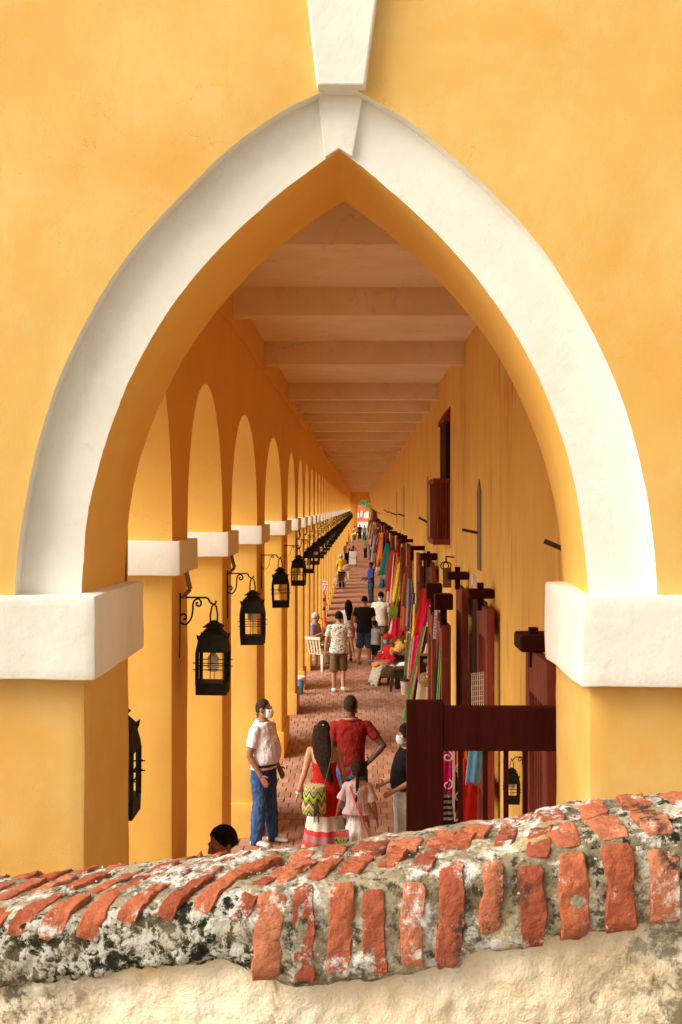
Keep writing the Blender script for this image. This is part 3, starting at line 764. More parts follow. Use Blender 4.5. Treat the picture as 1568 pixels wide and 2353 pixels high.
# thick pair standing out further into the corridor
for (Y0, px0, px1, top, bot) in ((12.95, 1000, 1042, 1366, 1402), (14.2, 980, 1017, 1342, 1376)):
    x0, x1 = X_(px0, Y0), X_(px1, Y0)
    bevel(MB().box(x0, x1, Y0, Y0+.24, Z_(bot, Y0), Z_(top, Y0)).build('pivot_bracket', 'dark_wood', BLD), .012, 2)
    door_at(Y0+.06, x1-.02, .9, 90, Z_(bot, Y0)-.17, False, 'red_wood', .10)
    MB().box(x1-.13, x1-.06, Y0+.10, Y0+.17, Z_(bot, Y0)-.2, Z_(bot, Y0)+.01).build('pivot_post', 'dark_wood', BLD)
ys = [20.6, 24.7, 30.2, 34.0, 39.6, 43.4, 49.0, 52.8, 58.5, 62.5, 68, 72, 78, 82, 88, 92, 98, 103, 109, 114, 120, 126, 132, 138, 145]
for i, Y0 in enumerate(ys):
    door_at(Y0, 1.28-(i % 3)*.02, .95+(i % 2)*.12, 90+(-8 if i % 4 == 2 else 0), 3.0+.04*math.sin(i*2.1), i % 2 == 0 and i < 8)
    bracket_block(Y0+.5, 1.04+.03*math.sin(i*3), 1.33, 3.08+.03*math.sin(i), .22, .10+.02*math.cos(i*2), i % 3 == 0 and i < 8)
    if i % 2 == 0 and i < 10: door_at(Y0+.9, 1.12, .8, 90, 2.95, False)
# dark panels on the wall between the leaves, painting in the doorways' inner shade
plain('shade_and_box_dark', (.03, .012, .008), .9)
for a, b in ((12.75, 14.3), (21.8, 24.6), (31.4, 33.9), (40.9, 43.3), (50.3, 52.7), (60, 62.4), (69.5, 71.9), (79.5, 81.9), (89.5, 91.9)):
    MB().box(XR-.012, XR+.05, a, b, -.01, 3.0).build('doorway', 'shade_and_box_dark', BLD)
# projecting barred window
def box_window(Y, z0, z1, ztop, px0, depth=1.3, n=6):
    w = empty('window', (0, Y, 0)); w.parent = BLD
    x0 = X_(px0, Y)
    bevel(MB().box(x0-.01, XR+.02, -.02, depth, z1-.07, z1).build('top_rail', 'red_wood', w), .006)
    bevel(MB().box(x0-.02, XR+.02, -.03, depth, z0, z0+.09).build('sill', 'red_wood', w), .006)
    for i in range(n):
        x = x0+.012+(XR-.02-x0-.012)*i/(n-1)
        MB().box(x-.014, x+.014, 0, .03, z0+.08, z1-.06).build('bar', 'red_wood', w)
    for i in range(1, 9):
        y = depth*i/9; MB().box(x0, x0+.026, y-.014, y+.014, z0+.08, z1-.06).build('bar', 'red_wood', w)
    MB().box(x0+.045, XR+.02, .05, depth-.03, z0+.085, z1-.065).build('opening', 'shade_and_box_dark', w)  # solid dark block filling the bay, painting the shade behind the bars
    MB().box(XR-.065, XR+.02, .0, depth, z1, ztop).build('shutter', 'dark_wood', w)
    MB().add([(x_, y_, z_) for y_ in (-.04, depth) for x_, z_ in ((XR-.10, ztop), (XR+.02, ztop+.0), (XR+.02, ztop+.26), (XR-.10, ztop+.06))], [(0,1,2,3), (7,6,5,4), (0,4,5,1), (3,2,6,7), (0,3,7,4)]).build('hood', 'red_wood', w)
box_window(18.05, Z_(1252, 18.05), Z_(1099, 18.05), Z_(968, 18.05), 998)
# slit vents, wooden pegs sticking out of the wall, small white box, hanging plaque
plain('slit_shade', (.20, .15, .11), .9)  # flat grey planks in place of recesses, slit shade put into their colour
for Y, z0, z1 in ((13.4, Z_(1312, 13.4), Z_(1130, 13.4)), (23.7, 3.35, 4.45), (36.8, 3.3, 4.5), (44, 3.4, 4.4)):
    MB().add([(XR-.012, Y+a, z) for a, z in ((0, z0), (.40, z0), (.40, z1), (.20, z1+.14), (0, z1))]+[(XR+.02, Y+a, z) for a, z in ((0, z0), (.40, z0), (.40, z1), (.20, z1+.14), (0, z1))],
             [(0,1,2,3,4)[::-1]]+[(i, (i+1) % 5, 5+(i+1) % 5, 5+i) for i in range(5)]).build('slit_vent', 'slit_shade', BLD)
t = plain('peg_wood', (.10, .055, .025), .8)
for Y, l, pxa, pya, pxb, pyb in ((7.95, .16, 1293, 1266, 1250, 1243), (13.7, .2, 1100, 1226, 1062, 1217), (24.2, .2, 984, 1201, 962, 1189), (36.6, 0, 930, 1186, 914, 1181), (44, 0, 913, 1184, 901, 1179), (50, 0, 903, 1181, 892, 1175), (57.5, 0, 893, 1179, 882, 1171)):
    MB().bar((XR+.02, Y, Z_(pya, Y)), (X_(pxb, Y), Y-.02, Z_(pyb, Y)), .012, .032 if Y < 20 else .045).build('peg', 'peg_wood', BLD)
plain('white_plastic', (.74, .68, .58), .45, .4)
MB().box(XR-.05, XR+.01, 13.9, 14.02, Z_(1345, 13.9), Z_(1321, 13.9)).build('switch_box', 'white_plastic', BLD)
pl = empty('hanging_plaque', (1.22, 17.3, Z_(1300, 17.3)))
tag(pl, 'small wooden plaque hanging from iron ring on the stained wall', 'plaque')
m = MB(); 
for k in range(2):
    m.tube([(-.02+.035*k+.055*math.cos(a), .01*k, .055*math.sin(a)) for a in [2*math.pi*i/20 for i in range(21)]], .009, 6)
m.bar((.0, 0, .04), (.0, 0, .14), .03, .02); m.bar((0, 0, .13), (.13, 0, .12), .02, .02)
m.build('ring', 'black_iron', pl, True)
plain('old_board', (.16, .10, .055), .8, .2, .3); MB().box(-.045, .075, -.02, .04, -.31, -.03).build('board', 'old_board', pl)
# ------------------------------------------------------------------ people
def skin_mat(name, c):
    t = plain(name, c, .5, .35, .10, 16); return t
for k, c in (('skin_tan', (.42, .20, .11)), ('skin_brown', (.31, .135, .07)), ('skin_dark', (.15, .062, .033)), ('skin_light', (.52, .27, .155)), ('skin_old', (.50, .25, .16))): skin_mat(k, c)
for k, c in (('hair_black', (.012, .009, .008)), ('hair_brown', (.030, .016, .010)), ('hair_grey', (.10, .075, .052)), ('hair_white', (.62, .58, .50)), ('hair_shaved', (.045, .026, .018))):
    t = plain(k, c, .6, .05, .4, 30); t.bump(t.noise(30, 3, src=t.map(t.pos, (3, 3, .35))), .02, .7)
plain('mask_white', (.80, .78, .74), .8); plain('mask_blue', (.35, .58, .68), .8); plain('shoe_white', (.80, .77, .71), .6); plain('shoe_dark', (.03, .02, .018), .6)
plain('sandal', (.30, .13, .07), .7); plain('belt_dark', (.03, .018, .012), .5, .4); plain('neon_green', (.2, .85, .12), .6); plain('pink_band', (.8, .10, .16), .6)
def denim(name, lo, hi):
    t = NT(name); n = t.noise(5, 5, .6); t.color(t.ramp(n, [(.3, lo), (.72, hi)])); t.rough(.9, .1); t.bump(t.noise(18, 3, src=t.map(t.pos, (1.2, 1.2, .5))), .03, .6)
denim('denim_blue', (.022, .05, .145), (.075, .145, .30)); denim('denim_dark', (.018, .028, .06), (.06, .085, .15)); denim('denim_mid', (.035, .07, .15), (.11, .17, .28))
fabric('cloth_white', (.76, .72, .70)); fabric('cloth_cream', (.72, .64, .52)); fabric('cloth_black', (.012, .010, .010)); fabric('cloth_red', (.50, .014, .011)); fabric('polo_red', (.26, .018, .014))
fabric('cloth_pinkwhite', (.52, .37, .34)); fabric('cloth_olive', (.16, .105, .045)); fabric('cloth_grey', (.34, .33, .34)); fabric('cloth_palegrey', (.46, .43, .40)); fabric('cloth_lilac', (.36, .36, .56))
fabric('cloth_blue', (.035, .075, .32)); fabric('cloth_navy', (.025, .03, .06)); fabric('cloth_yellow', (.80, .62, .025)); fabric('cloth_khaki', (.40, .31, .20)); fabric('cloth_pink', (.72, .36, .34)); fabric('cloth_striped_grey', (.28, .26, .24))
fabric('headscarf_red', (.62, .02, .03)); fabric('cap_cyan', (.28, .62, .70)); fabric('cloth_green', (.05, .22, .10)); fabric('cloth_orange', (.78, .30, .04)); fabric('polo_white', (.80, .76, .78), .06)
# floral shirt: pale ground, leaf-green and salmon blots
t = NT('floral'); c = t.mix(t.ramp(t.noise(24, 3, .6, dist=1.2), [(.52, 0), (.56, 1)]), (.74, .70, .60), (.09, .14, .085))
c = t.mix(t.ramp(t.noise(22, 2, .5, src=t.map(t.pos, (1, 1.4, 1)), dist=.8), [(.60, 0), (.64, .9)]), c, (.72, .30, .20)); t.color(c); t.rough(.9, .1); t.bump(t.noise(14, 2), .02, .5)
# patterned market-vendor skirt
t = NT('diamond_print'); c = t.mix(t.ramp(t.vor(13), [(.30, 1), (.36, 0)]), (.55, .56, .48), (.72, .50, .10)); c = t.mix(t.ramp(t.vor(13), [(.12, 1), (.18, 0)]), c, (.60, .06, .07)); t.color(c); t.rough(.9, .1)
# dress with a white tier and red bands at the hem (object height)
def banded(name, stops, axis=2, scale=1.0):
    t = NT(name); sp = t.n.new('ShaderNodeSeparateXYZ'); t.l.new(t.tc.outputs['Object'], sp.inputs[0])
    r = t.n.new('ShaderNodeValToRGB'); t.l.new(t.math('MULTIPLY', sp.outputs[axis], scale), r.inputs[0]); r.color_ramp.interpolation = 'CONSTANT'
    e = r.color_ramp.elements
    while len(e) > 1: e.remove(e[-1])
    for i, (p, c) in enumerate(stops):
        k = e[0] if i == 0 else e.new(p); k.position = p; k.color = tuple(c)+(1,)
    t.color(r.outputs[0]); t.rough(.9, .1); t.bump(t.noise(30, 3), .02, .5); return t
banded('red_dress', [(0, (.42, .06, .06)), (.14, (.55, .35, .30)), (.165, (.55, .06, .05)), (.20, (.36, .16, .15)), (.25, (.6, .05, .05)), (.285, (.70, .58, .50)), (.385, (.50, .014, .011))], 2, .6)

VOX = .009
def spline(pts, n=4):
    pts = [Vector(p) for p in pts]; out = []
    for i in range(len(pts)-1):
        p0 = pts[max(i-1, 0)]; p1 = pts[i]; p2 = pts[i+1]; p3 = pts[min(i+2, len(pts)-1)]
        for k in range(n):
            u = k/n; out.append(.5*((2*p1)+(p2-p0)*u+(2*p0-5*p1+4*p2-p3)*u*u+(3*p1-p0-3*p2+p3)*u**3))
    return out+[pts[-1]]
def limb(m, pts, rad, k=5, n=10):
    # straight bones with slightly rounded joints, tapered with muscle swell
    P = []; Rr = []
    for i in range(len(pts)-1):
        a, b = Vector(pts[i]), Vector(pts[i+1])
        for j in range(k):
            u = j/k; P.append(a.lerp(b, u)); r = rad[i]+(rad[i+1]-rad[i])*u; Rr.append(r*(1+.10*math.sin(math.pi*min(1, u*1.5))))
    P.append(Vector(pts[-1])); Rr.append(rad[-1]); m.tube(P, Rr, n); 
    for p, r in zip(pts, rad): m.ell(p, (r, r, r), 10, 6)
def ring_ell(c, rx, ry, n=18, rot=None, p=2.3):
    out = []
    for k in range(n):
        a = 2*math.pi*k/n; ca, sa = math.cos(a), math.sin(a)
        v = Vector((rx*math.copysign(abs(ca)**(2/p), ca), ry*math.copysign(abs(sa)**(2/p), sa), 0))
        out.append(Vector(c)+(rot @ v if rot is not None else v))
    return out
class Person:
    """figure 1.75 m tall facing local -Y; joints in metres, person's left is +X"""
    def __init__(s, label, loc, rz=0, h=1.75, skin='skin_tan', female=False, belly=0., lean=0., side=0., yaw=0., pitch=0., armL=None, armR=None, legL=None, legR=None, seat=None, child=False, vox=VOX, fingers='relaxed', group=None, wide=1.0, handL=None, handR=None):
        s.f = female; s.child = child; s.vox = vox; s.k = h/1.75; s.belly = belly; s.skin = skin; s.wide = wide
        s.dz = 0 if seat is None else seat-.92
        s.lean = Matrix.Rotation(lean, 3, 'X') @ Matrix.Rotation(side, 3, 'Y')
        s.piv = Vector((0, 0, .92+s.dz))
        sw = (.172 if female else .195)*wide
        hw = .088
        s.shL, s.shR = s.up((sw*.93, .01, 1.395)), s.up((-sw*.93, .01, 1.395))
        s.hipL, s.hipR = Vector((hw, 0, .90+s.dz)), Vector((-hw, 0, .90+s.dz))
        dL = [(.055, .03, -.28), (.055, -.05, -.53)]; dR = [(-.055, .03, -.28), (-.055, -.05, -.53)]
        # arms given as offsets from the shoulder in upper-body space
        s.armL = [s.shL]+[s.shL+s.lean @ Vector(p) for p in (armL or dL)]; s.armR = [s.shR]+[s.shR+s.lean @ Vector(p) for p in (armR or dR)]
        s.legL = [s.hipL]+[Vector(p) for p in (legL or [(.10, -.01, .49), (.105, .02, .085)])]; s.legR = [s.hipR]+[Vector(p) for p in (legR or [(-.10, -.01, .49), (-.105, .02, .085)])]
        hs = 1.0 if not child else 1.22
        s.hs = hs; s.neck = s.up((0, .015, 1.47)); s.hr = Matrix.Rotation(yaw, 3, 'Z') @ Matrix.Rotation(pitch, 3, 'X')
        s.hc = s.up((0, .0, 1.625 if not child else 1.645)) + s.hr @ Vector((0, -.005, .0))
        s.root = None; s.label = label; s.loc = loc; s.rz = rz; s.group = group
        s.hand_dirs = (handL, handR)
        s.body()
    def up(s, p):
        p = Vector(p)+Vector((0, 0, s.dz)); return s.piv+s.lean @ (p-s.piv)
    def torso_secs(s, infl=0, z0=.80, z1=1.50, bell=1):
        f = s.f; b = s.belly; w = s.wide
        T = [(.80, .150, .105, 0), (.86, .163 if not f else .168, .115, 0), (.93, .160 if not f else .172, .118, 0), (1.00, .150+b*.06 if not f else .150, .112+b*.30, -b*.22), (1.08, .146+b*.12 if not f else .124, .110+b*.42, -b*.34), (1.16, .150+b*.10 if not f else .122, .112+b*.40, -b*.30),
             (1.25, .162 if not f else .138, .118+b*.24, -b*.16), (1.33, .175 if not f else .150, .118, 0), (1.395, .186 if not f else .158, .105, .008), (1.432, .160 if not f else .136, .085, .012), (1.455, .115 if not f else .098, .074, .013), (1.475, .075, .066, .014), (1.50, .058, .058, .012)]
        out = []
        n = 14
        for i in range(n+1):
            z = z0+(z1-z0)*i/n
            for a, c in zip(T, T[1:]):
                if a[0] <= z <= c[0]+1e-9:
                    u = (z-a[0])/(c[0]-a[0]); v = [a[j]+(c[j]-a[j])*u for j in range(4)]; break
            out.append(ring_ell(s.up((0, v[3], z)), v[1]*w+infl, v[2]+infl, 20, s.lean))
        return out
    def fin(s, m, name, mat, vox=None, smooth=4, disp=0, dscale=.08, parent=None):
        me = m.mesh(name)
        o = mk(name, me, mat, parent or s.root, True)
        r = o.modifiers.new('remesh', 'REMESH'); r.mode = 'VOXEL'; r.voxel_size = (vox or s.vox)/1.0; r.use_smooth_shade = True
        if smooth:
            sm = o.modifiers.new('smooth', 'SMOOTH'); sm.iterations = smooth; sm.factor = .5
        if disp:
            tx = bpy.data.textures.get('folds%.3f' % dscale) or bpy.data.textures.new('folds%.3f' % dscale, 'CLOUDS'); tx.noise_scale = dscale; tx.noise_depth = 2
            d = o.modifiers.new('folds', 'DISPLACE'); d.texture = tx; d.strength = disp; d.mid_level = .5; d.texture_coords = 'LOCAL'
        return o
    def hand(s, m, arm, sgn, dirv=None):
        e, w = arm[1], arm[2]; d = (w-e).normalized()
        if dirv is not None: d = Vector(dirv).normalized()
        side = d.cross(Vector((1, 0, 0))) if abs(d.x) < .8 else d.cross(Vector((0, 0, 1)))
        fwd = side.normalized()           # across the palm
        if fwd.y > 0: fwd = -fwd
        nrm = d.cross(fwd).normalized()
        kk = .88 if s.f else 1.0
        if s.child: kk = .95
        m.tube([w-d*.02, w+d*.02, w+d*.055, w+d*.095], [(.024, .024), (.034*kk, .017), (.040*kk, .017), (.036*kk, .014)], 10) if False else None
        pal = []
        for u, wd, th in ((-.02, .024, .022), (.02, .031, .017), (.06, .040, .016), (.092, .038, .013)):
            pal.append([w+d*u*kk+fwd*(wd*kk*math.cos(a))+nrm*(th*kk*math.sin(a)) for a in [2*math.pi*i/10 for i in range(10)]])
        m.rings(pal)
        for j, (off, ln) in enumerate(((-.030, .058), (-.010, .078), (.010, .084), (.030, .074))):
            b = w+d*.085*kk+fwd*-off*kk; dd = (d+fwd*-off*2.2).normalized(); cur = nrm*(sgn*.25)
            p1 = b+dd*ln*.5*kk+cur*ln*.15; p2 = b+dd*ln*.95*kk+cur*ln*.6
            m.tube([b, p1, p2], [.0095*kk, .009*kk, .0075*kk], 7)
        b = w+d*.02*kk+fwd*.028*kk; p1 = b+(d*.6+fwd*.8).normalized()*.04*kk; p2 = p1+(d*.95+fwd*.3).normalized()*.03*kk
        m.tube([b, p1, p2], [.012*kk, .0105*kk, .0085*kk], 7)
    def body(s):
        m = MB(); m.rings(s.torso_secs())
        hs = s.hs
        # neck
        m.tube([s.neck-Vector((0, 0, .04)), s.neck.lerp(s.hc, .5), s.hc], [.054 if not s.f else .046, .050 if not s.f else .042, .05], 12)
        H = lambda p: s.hc+s.hr @ (Vector(p)*hs)
        m.ell(H((0, .012, .022)), (.074*hs, .092*hs, .096*hs), 16, 12, s.hr)            # cranium
        m.ell(H((0, -.028, -.028)), (.061*hs, .068*hs, .086*hs), 16, 12, s.hr)          # face
        m.ell(H((0, -.055, -.088)), (.034*hs, .034*hs, .026*hs), 12, 8, s.hr)           # chin
        m.tube([H((0, -.090, .012)), H((0, -.104, -.012)), H((0, -.112, -.030)), H((0, -.092, -.038))], [.008, .011, .014, .010], 8)   # nose
        m.tube([H((-.030, -.086, .022)), H((0, -.094, .024)), H((.030, -.086, .022))], .010, 8)     # brow
        m.tube([H((-.020, -.085, -.062)), H((0, -.093, -.062)), H((.020, -.085, -.062))], .008, 8)  # lips
        for sg in (-1, 1):
            m.ell(H((sg*.075, .012, -.008)), (.012*hs, .022*hs, .032*hs), 8, 8, s.hr)
            m.ell(H((sg*.034, -.078, -.020)), (.020, .014, .016), 8, 6, s.hr)
        q = .84 if s.f else 1.0
        if s.child: q = .82
        for arm, sg in ((s.armL, 1), (s.armR, -1)):
            limb(m, arm, [.056*q, .041*q, .029*q]); s.hand(m, arm, sg, s.hand_dirs[0 if sg > 0 else 1])
            m.ell(arm[0], (.054*q, .054*q, .050*q), 10, 8)
        for leg in (s.legL, s.legR):
            limb(m, leg[:3], [.088, .058, .040]); s.foot(m, leg, 0)
        o = mk('person', m.mesh('person'), s.skin, None, True); s.root = o
        r = o.modifiers.new('remesh', 'REMESH'); r.mode = 'VOXEL'; r.voxel_size = s.vox*.85; r.use_smooth_shade = True
        sm = o.modifiers.new('smooth', 'SMOOTH'); sm.iterations = 2; sm.factor = .5
        o.scale = (s.k,)*3; o.location = s.loc; o.rotation_euler.z = s.rz
        tag(o, s.label, 'person', s.group)
    def foot(s, m, leg, infl):
        k, a = leg[1], leg[2]; f = Vector((leg[3] if len(leg) > 3 else (0, -1, 0))); f.normalize(); sd = f.cross(Vector((0, 0, 1)))
        z = a.z-.085; rings = []
        for u, w, h in ((-.065, .028, .05), (-.05, .036, .07), (.0, .038, .085), (.06, .042, .062), (.12, .046, .045), (.165, .043, .034), (.19, .028, .024)):
            w += infl; h += infl; c = Vector((a.x, a.y, z))+f*u*(1+infl*3)
            rings.append([c+sd*w*math.cos(t)+Vector((0, 0, max(0, (h/2+h/2*math.sin(t))*1.0))) for t in [2*math.pi*i/12 for i in range(12)]])
        m.rings(rings)
    # ---- clothing
    def shirt(s, mat, hem=.88, sleeve=.62, infl=.016, neck=1.475, disp=.016, name='shirt', loose=0, collar=None, slr=None):
        m = MB(); S_ = s.torso_secs(infl, max(.80, hem), neck)
        if loose: 
            for i, r in enumerate(S_[:7]):
                c = sum(r, Vector())/len(r); k = 1+loose*(1-i/7); S_[i] = [c+(p-c)*k for p in r]
        m.rings(S_)
        q = .84 if s.f else 1.0
        if s.child: q = .82
        for arm in (s.armL, s.armR):
            a, b, w = arm; r0 = .052*q+infl
            m.ell(a, (r0*.95, r0*.95, r0*.85), 12, 8)
            if sleeve <= 1:
                e = a.lerp(b, sleeve); m.tube([a, a.lerp(e, .5), e], [r0*.96, r0*.93, (slr or r0*.92)], 12)
            else:
                e = b.lerp(w, sleeve-1); m.tube([a, a.lerp(b, .5), b], [r0*.96, r0*.88, r0*.76], 12); m.ell(b, (r0*.76,)*3); m.tube([b, e], [r0*.76, r0*.62], 12)
        o = s.fin(m, name, mat, disp=disp, dscale=.07)
        if collar:
            m = MB(); c = s.neck+s.lean @ Vector((0, .004, -.005)); n = 20
            for z0, r0, z1, r1 in ((.0, .082, .035, .066),):
                rings = [[c+s.lean @ Vector((rr*1.05*math.cos(t), rr*math.sin(t)*.98, zz+.012*math.sin(t))) for t in [2*math.pi*i/n for i in range(n)]] for zz, rr in ((-.012, .098), (.018, .080), (.030, .069), (.024, .060))]
            m.rings(rings, cap=False); mk('collar', m.mesh('collar'), collar, s.root, True)
        return o
    def trousers(s, mat, upto=1.0, infl=.014, top=1.0, flare=0, disp=.014, name='trousers'):
        m = MB(); m.rings(s.torso_secs(infl, .80, top))
        for leg in (s.legL, s.legR):
            h, k, a = leg[:3]; a = a-Vector((0, 0, .02)) if upto >= 1 else a
            r = [.096+infl, .066+infl+flare*.5, .052+infl+flare]
            if upto >= 1: limb(m, [h, k, a], r, 5, 14)
            else:
                u = upto*2
                if u <= 1: e = h.lerp(k, u); m.ell(h, (r[0],)*3); m.tube([h, h.lerp(e, .5), e], [r[0], r[0]*.95, r[0]*.88+flare], 14)
                else: e = k.lerp(a, u-1); m.ell(h, (r[0],)*3); m.ell(k, (r[1],)*3); m.tube([h, h.lerp(k, .5), k], [r[0], r[0]*.86, r[1]*1.02], 14); m.tube([k, e], [r[1]*1.02, r[1]], 14)
        return s.fin(m, name, mat, disp=disp, dscale=.06)
    def skirt(s, mat, top=1.02, hem=.30, r0=.17, r1=.27, folds=9, amp=.03, name='skirt', cy=0, upper=None):
        m = MB(); n = 60; rings = []; K = 16
        for i in range(K+1):
            u = i/K; z = top+(hem-top)*u; 
            rx = (r0+(r1-r0)*u**1.1); ry = rx*.82
            am = amp*u
            rings.append([Vector((rx*math.cos(t)*(1+am/rx*math.sin(folds*t+u)), cy*u+ry*math.sin(t)*(1+am/ry*math.sin(folds*t+u)), z+s.dz+.01*u*math.sin(5*t))) for t in [2*math.pi*j/n for j in range(n)]])
        m.rings(rings); return mk(name, m.mesh(name), mat, s.root, True)
    def shoes(s, mat, infl=.008):
        for leg in (s.legL, s.legR):
            m = MB(); s.foot(m, leg, infl); o = s.fin(m, 'shoe', mat, vox=s.vox*.9, smooth=2)
            f = Vector((leg[3] if len(leg) > 3 else (0, -1, 0))).normalized(); a = leg[2]
        return
    def belt(s, mat='belt_dark', z=1.0):
        m = MB(); r = s.torso_secs(.024, z-.018, z+.018); m.rings([r[0], r[-1]]); mk('belt', m.mesh('belt'), mat, s.root, True)
    def hair(s, mat, style='short', **k):
        hs = s.hs; H = lambda p: s.hc+s.hr @ (Vector(p)*hs); m = MB()
        g = k.get('g', .006); rec = k.get('rec', 0)
        # cap: upper-rear shell of the skull, kept behind the hairline
        n, mm = 22, 12; rings = []
        for i in range(mm+1):
            t = math.pi/2*(1-i/mm)*1.0
            ring = []
            for j in range(n):
                a = 2*math.pi*j/n; ca, sa = math.cos(a), math.sin(a)
                front = max(0, -sa)
                low = (-.055 if style != 'short' else -.040)+.105*front**1.3+rec*front    # hairline height by direction
                if style in ('long', 'braid', 'bun'): low -= .02*(1-front)
                zmax = .125+g
                z = low+(zmax-low)*math.sin(t)
                zz = min(1, max(0, (z-.022)/.103)); rad = math.sqrt(max(0, 1-zz*zz)) if z > .022 else 1-.10*((.022-z)/.08)**2
                ring.append(H(((.076+g)*rad*ca, .012+(.094+g)*rad*sa*(1 if sa > 0 else .98), z)))
            rings.append(ring)
        m.rings(rings[::-1])
        if style == 'long':
            L = k.get('len', .45); sw = k.get('sway', 0); wd = k.get('wd', .085)
            rs = []
            for i in range(11):
                u = i/10; c = H((sw*u*u, .055+.035*math.sin(u*2.2), .07))-Vector((0, 0, L*u+.0)); c += Vector((0, .03*u, 0))
                ww = (wd*(.85+.35*math.sin(math.pi*min(1, u*1.25)))*(1-.35*u**3)); dd = .052*(1-.35*u)
                rs.append([c+s.hr @ Vector((ww*math.cos(t)*(1+.05*math.sin(5*t+i)), dd*math.sin(t), 0)) for t in [2*math.pi*j/16 for j in range(16)]])
            m.rings(rs)
            for q in range(k.get('strands', 6)):
                a = -.9+1.8*q/5; p = [H((wd*.8*math.sin(a)+sw*u*u, .06+.03*u, .03))-Vector((0, 0, L*(1.02+.06*math.sin(q*2.3))*u)) for u in (0, .3, .6, .85, 1)]
                m.tube(spline(p, 3), [.022]*4+[.019]*4+[.013]*4+[.004], 6)
        if style == 'braid':
            p = [H((.03, .085, -.01)), H((.035, .11, -.10)), H((.04, .10, -.22)), H((.05, .10, -.36)), H((.055, .10, -.44))]
            sp = spline(p, 8)
            for ph in (0, 2.09, 4.19): m.tube([q+s.hr @ Vector((.013*math.cos(i*1.1+ph), .011*math.sin(i*1.1+ph), 0)) for i, q in enumerate(sp)], [.019*(1-.4*i/len(sp)) for i in range(len(sp))], 7)
        if style == 'bun':
            m.ell(H((0, .115, .01)), (.042, .04, .042), 12, 8)
        if style == 'curly':
            rg = random.Random(4)
            for q in range(90):
                a = rg.uniform(0, 6.28); b = rg.uniform(-.2, 1.5); sa = math.sin(a)
                if sa < -.5 and b < .75: continue
                m.ell(H((.078*math.cos(b)*math.cos(a), .012+.096*math.cos(b)*sa, .022+.1*math.sin(b))), (.024, .024, .022), 7, 5)
        return s.fin(m, 'hair', mat, vox=max(.006, s.vox*.8), smooth=2, disp=.008 if style != 'short' else .004, dscale=.025)
    def mask(s, mat='mask_white'):
        hs = s.hs; H = lambda p: s.hc+s.hr @ (Vector(p)*hs); m = MB(); rs = []
        for i in range(8):
            z = .004-.105*i/7; bul = math.sin(math.pi*(.12+.8*i/7))
            row = []
            for j in range(13):
                a = -1.35+2.7*j/12; rx = .064; ry = .077+.024*bul
                row.append(H((rx*math.sin(a)*(1-.12*abs(i-3)/4), -.02-ry*math.cos(a)*1.0+.0, z+.006*math.cos(j*1.0))))
            rs.append(row)
        m.rings(rs, cap=False, close=False); mo = mk('mask', m.mesh('mask'), mat, s.root, True)
        so = mo.modifiers.new('solid', 'SOLIDIFY'); so.thickness = .004; so.offset = 1
        m = MB()
        for sg in (-1, 1):
            for z0, z1 in ((-.005, .005), (-.085, -.03)): m.tube([H((sg*.064, -.035, z0)), H((sg*.078, .0, (z0+z1)/2)), H((sg*.082, .03, z1))], .0028, 5)
        mk('strap', m.mesh('strap'), mat, mo, True)
def P_(px, Y, z=0): return (X_(px, Y), Y, z)
PI = math.pi
# man in white polo and jeans, standing side-on beside the pier
p = Person('man in white polo shirt, blue jeans and face mask standing beside the pier', P_(606, 14.5), R(66), 1.72, 'skin_brown', belly=.105, yaw=R(12), wide=1.08, vox=.0075,
           armR=[(-.045, .05, -.30), (-.02, -.09, -.53)], armL=[(.05, .03, -.30), (.02, -.10, -.5)], legL=[(.11, -.03, .49), (.12, -.06, .085), (.25, -1, 0)], legR=[(-.10, .0, .49), (-.12, .04, .085), (-.1, -1, 0)])
p.shirt('polo_white', hem=.91, sleeve=.66, infl=.02, collar='polo_white', disp=.02); p.trousers('denim_blue', infl=.016, top=.98, flare=.006, disp=.022); p.belt(z=.965); p.hair('hair_shaved', 'short', rec=.035, g=.001); p.mask(); p.shoes('shoe_white', .010)
# woman in red dress seen from behind
p = Person('woman in backless red dress with very long dark hair, seen from behind', P_(748, 13.5), R(172), 1.64, 'skin_light', True, yaw=R(-14), pitch=R(-4), side=R(2), vox=.0075,
           armL=[(.075, .06, -.27), (.16, .03, -.50)], armR=[(-.06, -.02, -.27), (-.05, -.14, -.46)])
# person faces away: her left arm shows on the picture's left side
m = MB(); m.rings(p.torso_secs(.013, .88, 1.255)); p.fin(m, 'bodice', 'cloth_red', disp=.008)
p.skirt('red_dress', 1.02, .10, .150, .29, 11, .022, 'skirt'); p.hair('hair_brown', 'long', len=.60, sway=-.10, wd=.105); p.shoes('shoe_white')
m = MB(); m.ell(p.hc+p.hr @ Vector((-.03, .075, .085)), (.014, .012, .012)); mk('hair_tie', m.mesh('hair_tie'), 'neon_green', p.root, True)
w = p.armL[2]; d = (w-p.armL[1]).normalized()
m = MB(); m.tube([w-d*.055, w-d*.030], .035, 12); mk('wristband', m.mesh('wristband'), 'pink_band', p.root)
m = MB(); m.tube([w-d*.018, w-d*.002], .033, 12); mk('watch', m.mesh('watch'), 'shoe_white', p.root)
dress_woman = p
